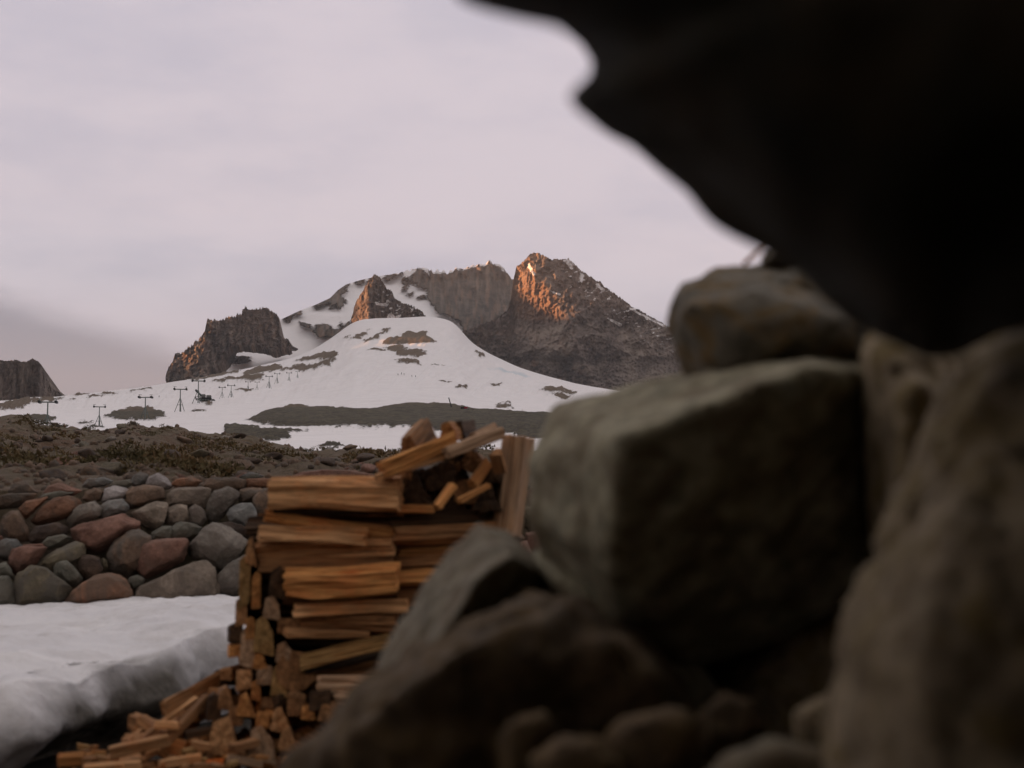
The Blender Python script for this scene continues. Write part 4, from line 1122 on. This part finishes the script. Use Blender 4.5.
for k in range(26):  # hollow filled with mostly dark-coloured ends so it reads as shade
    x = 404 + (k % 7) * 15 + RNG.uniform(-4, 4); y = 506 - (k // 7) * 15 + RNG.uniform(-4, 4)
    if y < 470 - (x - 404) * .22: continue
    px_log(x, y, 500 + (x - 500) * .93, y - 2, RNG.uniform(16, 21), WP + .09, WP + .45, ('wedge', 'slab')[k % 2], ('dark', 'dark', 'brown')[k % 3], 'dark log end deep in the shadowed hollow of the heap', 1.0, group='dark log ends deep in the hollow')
# left end: logs stacked crosswise, ends toward us
for x, y, w, h, kd, st, lab in [
    (244.5,580,9,40,'yellow','slab','tall narrow log end, leftmost of the upper crosswise logs'), (256,591,7,30,'orange','slab','slim orange log end right of the tall narrow one'),
    (251,552,10,24,'tan','wedge','tan log end at the upper left corner of the stack'), (272,608,14,20,'pale','tri','pale triangular log end beside the narrow greyish log'),
    (264,636,17,33,'yellow','tri','yellow log end tapering to a point, lower left'), (250,628,7,18,'orange','slab','small orange log end above the pale tapering one'),
    (248,648,14,34,'pale','tri','pale log end at the left edge of the stack'), (236,635,11,16,'dark','slab','dark log end sticking out left over the snow'),
    (235,651,9,10,'orange','slab','little orange log end under the dark outermost one'), (277,583,14,28,'dark','wedge','dark log end recessed left of the smooth orange brown log'),
    (289,625,18,13,'brown','slab','brown log end left of the wide brown log'), (296,671,34,32,'brown','round','big round brown log end near the bottom of the stack'),
    (284,653,14,18,'pale','tri','pale wedge resting on the big round log end'), (279,680,14,28,'yellow','wedge','yellow log end left of the big round brown one'),
    (264,675,12,17,'pale','slab','pale squarish log end, lower left of stack'), (244,679,12,16,'tan','slab','tan log end above the debris heap'),
    (256,690,9,18,'orange','wedge','orange log end between pale squarish one and debris'), (281,721,18,22,'tan','wedge','tan chunk of log in front of the stack foot'),
    (263,720,11,15,'orange','slab','orange square chunk over the pale wedge chunk'), (262,745,22,30,'pale','tri','pale wedge chunk standing at the foot of the stack'),
    (222,736,24,30,'tan','wedge','tan block standing in the middle of the debris'), (246,705,16,20,'orange','wedge','brownish orange chunk over the tan debris block'),
    (320,700,18,16,'dark','slab','dark chunk below the big round log end'), (308,712,12,13,'orange','tri','orange splinter chunk glowing below the dark chunk'),
    (330,712,20,18,'brown','wedge','brown chunk touching the dark foreground rock'), (296,704,14,20,'brown','slab','brown chunk left of the orange splinter chunk'),
    (288,741,16,22,'brown','wedge','brown chunk between pale wedge chunk and the rock'), (236,717,12,14,'brown','slab','small brown block behind the tan debris block'),
    (226,699,14,20,'brown','wedge','brown chunk at the right end of the leaning board'), (214,708,11,20,'dark','slab','dark upright chunk beneath the leaning board'),
    (260,660,12,14,'orange','wedge','orange log end under the yellow tapering one'), (241,612,9,22,'brown','slab','grey brown log end at the left side above the snow line')]:
    D = WP - .08 - (.14 if y > 690 else 0) - (.12 if y > 725 else 0)
    h2 = h / 2 / F * D * 1.25
    _ls += 1
    dx = RNG.uniform(-.05, .05)
    a = P(x, y, D); b = P(x + dx * 60, y - 2, D + (.40 if y < 690 else .2))
    o = split_log('split_log', a, b, wedge(w / h * h2, h2, st), WD[kd], _ls * 1.37, .16)
    tag(o, lab, 'split log', 'log ends at the left of the stack' if y < 690 else 'chunks of wood at the stack foot')
# inner rows of the stack, dark colour standing in for shade in the gaps
for k in range(17):
    y = 494 + k * 16.5
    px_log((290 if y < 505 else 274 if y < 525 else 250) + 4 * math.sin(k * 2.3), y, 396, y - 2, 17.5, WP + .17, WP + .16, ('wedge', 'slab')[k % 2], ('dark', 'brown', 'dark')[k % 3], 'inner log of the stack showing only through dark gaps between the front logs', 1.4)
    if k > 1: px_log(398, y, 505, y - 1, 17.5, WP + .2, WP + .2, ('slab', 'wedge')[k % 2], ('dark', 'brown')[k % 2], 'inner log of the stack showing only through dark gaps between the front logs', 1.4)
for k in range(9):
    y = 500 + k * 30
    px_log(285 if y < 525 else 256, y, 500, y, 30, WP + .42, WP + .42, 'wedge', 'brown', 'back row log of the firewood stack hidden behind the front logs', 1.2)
# heap of split pieces slumped against the foot of the stack
for i in range(95):
    x = RNG.uniform(120, 335); top = float(interp(x, [(100, 750), (160, 712), (215, 690), (240, 655), (290, 668), (335, 690)]))
    y = top + (772 - top) * RNG.uniform(.03, 1) ** .8
    D = 4.78 - (y - 650) / 120 * .42 + RNG.uniform(-.03, .05)
    a = RNG.uniform(-1.2, 1.2); L = RNG.uniform(14, 34); dx, dy = L * math.cos(a), L * math.sin(a) * .8
    px_log(x - dx / 2, y + dy / 2, x + dx / 2, y - dy / 2, RNG.uniform(8, 17), D, D + RNG.uniform(-.1, .18), ('slab', 'wedge', 'tri')[i % 3], ('brown', 'tan', 'orange', 'brown', 'dark', 'tan', 'brown')[int(RNG.integers(7))],
           'split piece of wood lying loose in the slumped heap at the stack foot', RNG.uniform(.6, 1.4), group='loose pieces in the slumped heap', rough=.7)
# debris in front, on the ground
def debris(x0, y0, x1, y1, t, D0, D1, kd, lab, st='slab', dw=1.3, cat='split log'):
    return px_log(x0, y0, x1, y1, t, D0, D1, st, kd, lab, dw, cat=cat, group='splintered wood lying before the stack')
debris(164,708,228,672,17,4.45,4.75,'tan','broad pinkish board leaning from snow edge up to the stack','slab',.3)
debris(163,722,197,698,5,4.4,4.5,'tan','thin lath leaning under the broad board')
debris(165,742,206,697,7,4.3,4.45,'brown','long brown stick leaning below the broad board')
debris(156,724,179,726,8,4.32,4.32,'tan','short pale brown block below the thin lath')
debris(110,753,168,740,12,4.25,4.3,'tan','weathered log lying left in the debris by the snow cave')
debris(142,739,158,726,5,4.35,4.4,'brown','small stick poking up behind the weathered debris log')
debris(128,742,142,730,5,4.4,4.45,'brown','slim stick leaning left of the other small stick')
debris(58,761,84,760,13,4.3,4.32,'orange','orange brown chunk lying alone at the bottom left')
debris(84,769,140,765,9,4.15,4.2,'tan','flat tan slat along the bottom edge of the picture')
debris(99,758,113,760,5,4.3,4.3,'tan','short tan slat behind the flat bottom slat')
debris(192,744,211,747,8,4.25,4.25,'tan','pale brown block left of the tan debris block')
debris(183,752,196,749,6,4.22,4.25,'yellow','yellowish chip beside the pale brown block')
debris(160,764,200,758,8,4.15,4.2,'tan','tan slat lying left of the bright orange scrap')
debris(228,758,262,764,7,4.12,4.15,'pale','pale thin slat right of the bright orange scrap')
debris(185,735,222,728,8,4.35,4.4,'dark','dark slat in the shade of the tan debris block')
debris(232,748,256,742,9,4.2,4.25,'brown','brown stub between tan block and pale wedge chunk')
px_log(208,764,221,763,9,4.08,4.1,'wedge','orange','bright orange scrap of wood on the ground at the bottom',1.2,cat='wood scrap',group='splintered wood lying before the stack').data.materials[0] = M_ORANGE
for i in range(60):
    x = RNG.uniform(70, 300); D = RNG.uniform(3.95, 4.6)
    y = 772 - (D - 4.1) * 55 + RNG.uniform(-4, 4) - max(0, x - 150) * .12
    L = RNG.uniform(6, 22); a = RNG.uniform(-.7, .7)
    dx, dy = L * math.cos(a), L * math.sin(a) * .35
    px_log(x, y, x + dx, y + dy, RNG.uniform(2.5, 6), D, D + RNG.uniform(-.05, .05), 'slab', ('tan', 'brown', 'orange', 'brown', 'yellow')[int(RNG.integers(5))],
           'small splinter or chip of wood strewn before the firewood stack', RNG.uniform(.8, 1.8), cat='wood chip', group='wood chips strewn on the ground', rough=.8)
# stick under the overhang
px_log(744,264,771,239,5,1.85,1.86,'slab','tan','thin brown stick jammed under the black overhanging boulder',1.0,cat='stick',group=None)

# ------------------------------------------------------------------ things on the ski slope
def tube_bm(bm, a, b, r0, r1, n=8):
    a, b = Vector(a), Vector(b); d = b - a; L = d.length
    r = bmesh.ops.create_cone(bm, cap_ends=True, segments=n, radius1=r0, radius2=r1, depth=L)
    q = d.to_track_quat('Z', 'Y').to_matrix().to_4x4()
    bmesh.ops.transform(bm, matrix=Matrix.Translation((a + b) / 2) @ q, verts=r['verts'])
def box_bm(bm, c, s, bev=.04, rot=None):
    pre = set(bm.verts)
    r = bmesh.ops.create_cube(bm, size=1.0)
    bmesh.ops.scale(bm, vec=Vector(s), verts=r['verts'])
    if bev: bmesh.ops.bevel(bm, geom=list({e for v in r['verts'] for e in v.link_edges}), offset=bev, segments=2, affect='EDGES')
    vs = [v for v in bm.verts if v not in pre]
    M = Matrix.Translation(Vector(c)) @ (rot.to_4x4() if rot else Matrix())
    bmesh.ops.transform(bm, matrix=M, verts=vs)
def part(name, parent, mat, build, smooth=False):
    bm = bmesh.new(); build(bm)
    me = bpy.data.meshes.new(name); bm.to_mesh(me); bm.free()
    if smooth:
        for p in me.polygons: p.use_smooth = True
    return new_obj(name, me, parent, mat)

def make_tower():
    root = empty('lift_tower', (0, 0, 0)); H = 10.0
    part('mast', root, M_STEEL, lambda bm: tube_bm(bm, (0, 0, -.4), (0, 0, H), .26, .2, 10))
    for a, b in ((-2.6, 1.2), (2.0, 1.4), (.6, -2.4)):
        part('leg', root, M_STEEL, lambda bm: tube_bm(bm, (a, b, -.5), (a * .04, b * .04, H * .6), .15, .13, 8))
    part('brace', root, M_STEEL, lambda bm: (tube_bm(bm, (-1.35, .62, H * .3), (1.05, .73, H * .3), .07, .07, 6), tube_bm(bm, (1.05, .73, H * .3), (.31, -1.25, H * .3), .07, .07, 6), tube_bm(bm, (.31, -1.25, H * .3), (-1.35, .62, H * .3), .07, .07, 6)))
    part('crossarm', root, M_STEEL, lambda bm: box_bm(bm, (0, 0, H - .1), (6.0, .5, .4), .05))
    for s in (-1, 1):
        sh = part('sheave_assembly', root, M_DARKM, lambda bm: box_bm(bm, (s * 2.6, 0, H - .05), (.8, 3.0, .85), .12))
        part('lifting_frame', sh, M_STEEL, lambda bm: (tube_bm(bm, (s * 2.6, 0, H + .2), (s * 2.6, 0, H + 1.1), .1, .1, 6), tube_bm(bm, (s * 2.6 - s * .9, 0, H + 1.0), (s * 2.6 + s * .4, 0, H + 1.0), .08, .08, 6)))
    return root
def copy_tree(o, parent=None):
    c = o.copy(); COL.objects.link(c)
    if parent: c.parent = parent
    for ch in list(o.children): copy_tree(ch, c)
    return c
def H(n): return ['', ''][0]
tower0 = make_tower()
TW = [(47,430.5,33,0,'nearest steel lift tower, at the left edge of the heath skyline'), (99,426,22,0,'second nearest lift tower, standing on a small bare patch'),
      (145,418.5,25,0,'lift tower standing at the right end of the dark grassy mound'), (180,412,24,0,'lift tower standing alone in the snow right of the mound'),
      (198,405,24,0,'lift tower rising directly behind the dark snow groomer'), (222,401.5,12,0,'short lift tower right of the snow groomer'),
      (231,400,14,0,'lift tower in front of the thin dark streak of bare ground'), (248,392,10,0,'small distant lift tower behind the thin dark streak'),
      (257,391.5,8.5,0,'small distant lift tower right of the thin dark streak'), (269,389.5,13,0,'distant lift tower, tallest of the far group'),
      (277,387,10.5,0,'distant lift tower, third from the far end of the row'), (289,383.5,10,0,'distant lift tower, second from the far end of the row'),
      (297.5,379,7,0,'farthest lift tower of the row, highest up the slope')]
for i, (u, y, hp, rz, lab) in enumerate(TW):
    p, D = ground_at(u, y)
    t = tower0 if i == 0 else copy_tree(tower0)
    s = hp / F * D / 10.6
    t.location = p; t.scale = (s, s, s); t.rotation_euler = (0, 0, .15 + .15 * math.sin(i * 2.1))
    tag(t, lab, 'lift tower', 'steel lift towers climbing the snow slope')

def make_groomer():
    root = empty('snow_groomer', (0, 0, 0))
    b = part('body', root, M_DARKM, lambda bm: box_bm(bm, (.4, 0, 1.35), (5.6, 2.4, .9), .15))
    for s in (-1, 1):
        tr = part('track', root, M_DARKM, lambda bm: box_bm(bm, (.2, s * 1.55, .65), (5.8, 1.1, 1.2), .5))
        part('road_wheel', tr, M_STEEL, lambda bm: [tube_bm(bm, (x, s * 2.08, .6), (x, s * 2.16, .6), .42, .42, 12) for x in (-1.8, -.6, .6, 1.8)])
    cab = part('cab', root, M_GREYP, lambda bm: box_bm(bm, (-.6, 0, 2.55), (2.0, 2.3, 1.6), .25))
    part('window', cab, M_GLASS, lambda bm: box_bm(bm, (-1.58, 0, 2.75), (.16, 1.9, .9), .04))
    part('engine_cover', root, M_GREYP, lambda bm: box_bm(bm, (1.9, 0, 2.35), (2.3, 2.1, 1.2), .2))
    bl = part('blade', root, M_DARKM, lambda bm: box_bm(bm, (-4.0, 0, 1.3), (.35, 5.0, 1.5), .08, Matrix.Rotation(-.25, 3, 'Y')))
    part('blade_arm', bl, M_DARKM, lambda bm: (tube_bm(bm, (-2.4, -.8, 1.1), (-3.9, -.8, 1.1), .15, .15), tube_bm(bm, (-2.4, .8, 1.1), (-3.9, .8, 1.1), .15, .15)))
    part('winch_boom', root, M_DARKM, lambda bm: (tube_bm(bm, (-1.0, 0, 2.2), (-3.6, 0, 4.6), .5, .4), tube_bm(bm, (-3.6, 0, 4.6), (-4.3, 0, 5.5), .55, .4)))
    part('tiller', root, M_DARKM, lambda bm: box_bm(bm, (4.0, 0, .6), (1.5, 4.4, .7), .2))
    return root
g = make_groomer(); p, D = ground_at(205.5, 404)
s = 20 / F * D / 9.4
g.location = p + np.array([0, -3, .2]); g.scale = (s, s, s); g.rotation_euler = (0, 0, .15)
tag(g, 'dark tracked snow groomer with raised boom, parked by a lift tower', 'snow groomer')

def person(u, y, hpx, lab, lean=0.0):
    p, D = ground_at(u, y)
    J = [(0, 0, .93), (0, 0, 1.2), (0, .01, 1.42), (0, 0, 1.52), (0, -.02, 1.66), (-.2, 0, 1.38), (-.33, -.03, 1.12), (-.34, -.2, .95), (.2, 0, 1.38), (.33, -.03, 1.12), (.34, -.2, .95),
         (-.11, 0, .88), (-.14, -.05, .48), (-.15, .02, .06), (-.15, -.16, .03), (.11, 0, .88), (.16, -.07, .48), (.17, .0, .06), (.17, -.18, .03)]
    E = [(0, 1), (1, 2), (2, 3), (3, 4), (2, 5), (5, 6), (6, 7), (2, 8), (8, 9), (9, 10), (0, 11), (11, 12), (12, 13), (13, 14), (0, 15), (15, 16), (16, 17), (17, 18)]
    R = [.15, .15, .16, .07, .115, .075, .06, .05, .075, .06, .05, .11, .08, .06, .05, .11, .08, .06, .05]
    me = bpy.data.meshes.new('person'); me.from_pydata(J, E, [])
    o = new_obj('person', me, None, M_CLOTH)
    sk = o.modifiers.new('skin', 'SKIN'); 
    for i, r in enumerate(R): me.skin_vertices[0].data[i].radius = (r, r)
    me.skin_vertices[0].data[0].use_root = True
    o.modifiers.new('sub', 'SUBSURF').levels = 1; o.modifiers['sub'].render_levels = 1
    s = hpx / F * D / 1.75
    o.location = p; o.scale = (s, s, s); o.rotation_euler = (0, 0, RNG.uniform(-1, 1))
    tag(o, lab, 'person', 'skiers on the upper snow slope')
    hd = part('head', o, M_SKIN, lambda bm: bmesh.ops.create_icosphere(bm, subdivisions=2, radius=.115, matrix=Matrix.Translation((0, -.035, 1.67)) @ Matrix.Diagonal((.85, .95, 1.1, 1))), True)
    part('hat', hd, M_CLOTH, lambda bm: bmesh.ops.create_icosphere(bm, subdivisions=2, radius=.118, matrix=Matrix.Translation((0, -.015, 1.72)) @ Matrix.Diagonal((.9, .95, .8, 1))), True)
    for sgn in (-1, 1):
        part('ski', o, M_DARKM, lambda bm: box_bm(bm, (sgn * .16, -.15, .0), (.09, 1.7, .03), .01))
for u, y, lab in [(398, 377.3, 'dark clad skier, leftmost of the five tiny ones on the slope'), (401.5, 377, 'dark clad skier, second from left of the five tiny ones'),
                  (404, 377.1, 'dark clad skier in the middle of the five tiny ones'), (411.8, 377.8, 'dark clad skier, fourth of the five tiny ones'), (415.5, 378, 'dark clad skier, rightmost of the five tiny ones'),
                  (128, 402, 'dark clad person standing on snow above the grassy mound'), (159, 400.4, 'dark clad person on snow between two lift towers, left of groomer')]:
    person(u, y, 2.2, lab)

p, D = ground_at(452, 407)
def moraine_pt(u, y): 
    q, d = ground_at(u, y + 4); return P(u, y, d), d
p, D = moraine_pt(452, 407.5)
k = D / F
post = tag(empty('marker_post', p), 'dark leaning marker post on the brow of the brown moraine', 'post')
part('pole', post, M_DARKM, lambda bm: tube_bm(bm, (0, 0, -.8 * 2 * k), (-3.2 * k, 0, 9.5 * k), .55 * k, .5 * k, 8))
part('cap', post, M_GREYP, lambda bm: tube_bm(bm, (-3.2 * k, 0, 9.5 * k), (-3.35 * k, 0, 10 * k), .62 * k, .5 * k, 8))
p, D = moraine_pt(464, 409.5); k = D / F
sm = tag(empty('snowmobile', p), 'small pinkish red and dark snowmobile on the moraine edge', 'snowmobile')
part('body', sm, M_REDP, lambda bm: (box_bm(bm, (1.8 * k, 0, 1.7 * k), (3.6 * k, 3 * k, 1.6 * k), .4 * k)))
part('seat', sm, M_DARKM, lambda bm: box_bm(bm, (-1.6 * k, 0, 2.2 * k), (3.6 * k, 1.8 * k, 1.1 * k), .3 * k))
part('track', sm, M_DARKM, lambda bm: box_bm(bm, (-1.2 * k, 0, .7 * k), (5 * k, 1.8 * k, 1.3 * k), .5 * k))
part('windshield', sm, M_GREYP, lambda bm: box_bm(bm, (.8 * k, 0, 3.1 * k), (.35 * k, 2.2 * k, 1.5 * k), .08 * k, Matrix.Rotation(-.5, 3, 'Y')))
for sg in (-1, 1): part('ski', sm, M_DARKM, lambda bm: box_bm(bm, (3.6 * k, sg * 1.4 * k, .3 * k), (3 * k, .5 * k, .25 * k), .06 * k))
p, D = moraine_pt(472, 410)
o = hull_rock('rock', RNG.normal(size=(12, 3)) * np.array([1.6, 1.2, .8]) * D / F, ST['grey'], 3, 14, .05, 61.0); o.location = p
tag(o, 'small grey rock right of the red snowmobile on the moraine', 'rock')

# ------------------------------------------------------------------ sky
world = bpy.data.worlds.new("World"); scene.world = world; world.use_nodes = True
nt = world.node_tree; nn = nt.nodes; ll = nt.links; nn.clear()
outw = nn.new("ShaderNodeOutputWorld"); bg = nn.new("ShaderNodeBackground"); ll.new(bg.outputs[0], outw.inputs[0])
sky = nn.new("ShaderNodeTexSky"); sky.sky_type = 'NISHITA'; sky.sun_disc = False; sky.sun_elevation = SUN_EL
sky.sun_rotation = math.atan2(sd[0], sd[1]); sky.altitude = 1800
tc = nn.new("ShaderNodeTexCoord"); sep = nn.new("ShaderNodeSeparateXYZ"); ll.new(tc.outputs["Generated"], sep.inputs[0])
def wm(op, a, b=0.0):
    m = nn.new("ShaderNodeMath"); m.operation = op
    for i, v in enumerate((a, b)):
        if hasattr(v, "links"): ll.new(v, m.inputs[i])
        else: m.inputs[i].default_value = v
    return m.outputs[0]
def wr(v, a, b, c=0., d=1.):
    m = nn.new("ShaderNodeMapRange"); m.interpolation_type = 'SMOOTHSTEP'; ll.new(v, m.inputs[0])
    for i, x in enumerate((a, b, c, d)): m.inputs[i + 1].default_value = x
    return m.outputs[0]
def wmix(f, a, b):
    m = nn.new("ShaderNodeMix"); m.data_type = 'RGBA'
    if hasattr(f, "links"): ll.new(f, m.inputs[0])
    else: m.inputs[0].default_value = f
    for s, v in ((m.inputs[6], a), (m.inputs[7], b)):
        if isinstance(v, tuple): s.default_value = (*v, 1)
        else: ll.new(v, s)
    return m.outputs[2]
def wnoise(scale, sx=1, sy=1, sz=1, det=5, rough=.55, off=0):
    mp = nn.new("ShaderNodeMapping"); ll.new(tc.outputs["Generated"], mp.inputs[0]); mp.inputs["Scale"].default_value = (sx, sy, sz); mp.inputs["Location"].default_value = (off, off, off)
    n = nn.new("ShaderNodeTexNoise"); ll.new(mp.outputs[0], n.inputs["Vector"]); n.inputs["Scale"].default_value = scale; n.inputs["Detail"].default_value = det; n.inputs["Roughness"].default_value = rough
    return n.outputs[0]
X, Yc, Zc = sep.outputs[0], sep.outputs[1], sep.outputs[2]
SK = 10.0   # cloud radiance is multiplied by the background strength .1
def c3(r, g, b): return (r * SK, g * SK, b * SK)
n1 = wnoise(2.2, 1, 1, 3.0, 5, .55); n2 = wnoise(5.5, 1, 1, 3.2, 6, .6, 3)
cl = wmix(wr(wm('ADD', wm('MULTIPLY', n1, .6), wm('MULTIPLY', n2, .4)), .42, .6), c3(.258, .244, .284), c3(.312, .282, .312))          # grey-lilac overcast, warm and cool drifts
cl = wmix(wr(wm('ADD', Zc, wm('MULTIPLY', wm('SUBTRACT', n2, .5), .12)), .06, .2), c3(.24, .22, .252), cl)   # duller toward the skyline
# bank of darker cloud low on the left
e = wm('ADD', wm('ADD', Zc, wm('MULTIPLY', X, .34)), wm('MULTIPLY', wm('SUBTRACT', n2, .5), .05))
cl = wmix(wr(Zc, .3, .75), cl, c3(.43, .395, .39))            # brighter overhead
cl = wmix(wr(e, .018, .052, .95, 0.), cl, c3(.135, .130, .16))
# the east, behind us, is darker dusk
cl = wmix(wr(Yc, -.5, .35, 1., 0.), cl, c3(.155, .142, .138))
mixd = wmix(.9, sky.outputs[0], cl)
ll.new(mixd, bg.inputs[0]); bg.inputs[1].default_value = .1

# ------------------------------------------------------------------ evening haze
bpy.context.view_layer.update()
lo = 1e9; hi = -1e9
for o in scene.objects:
    if o.type == 'MESH':
        for c in o.bound_box:
            z = (o.matrix_world @ Vector(c)).z; lo = min(lo, z); hi = max(hi, z)
bm = bmesh.new(); bmesh.ops.create_cube(bm, size=1.0)
me = bpy.data.meshes.new('haze'); bm.to_mesh(me); bm.free()
hz = new_obj('haze', me); hz.scale = (19000, 19000, hi - lo + 9); hz.location = (0, 0, (hi + lo) / 2 + 3.5)
hm = bpy.data.materials.new('evening_haze'); hm.use_nodes = True; hn = hm.node_tree; hn.nodes.clear()
ho = hn.nodes.new("ShaderNodeOutputMaterial"); hv = hn.nodes.new("ShaderNodeVolumePrincipled"); hn.links.new(hv.outputs[0], ho.inputs["Volume"])
hv.inputs["Color"].default_value = (.86, .84, .86, 1); hv.inputs["Density"].default_value = 5e-5; hv.inputs["Anisotropy"].default_value = .1
me.materials.append(hm); tag(hz, 'thin evening haze over the mountain', 'haze', kind='stuff')

# ------------------------------------------------------------------ view
scene.render.engine = 'CYCLES'
scene.view_settings.view_transform = 'Standard'; scene.view_settings.look = 'None'
scene.view_settings.exposure = 1.2; scene.view_settings.gamma = 1.0; scene.view_settings.use_curve_mapping = False
scene.cycles.use_denoising = True
scene.cycles.max_bounces = 6; scene.cycles.diffuse_bounces = 4; scene.cycles.caustics_reflective = False; scene.cycles.caustics_refractive = False
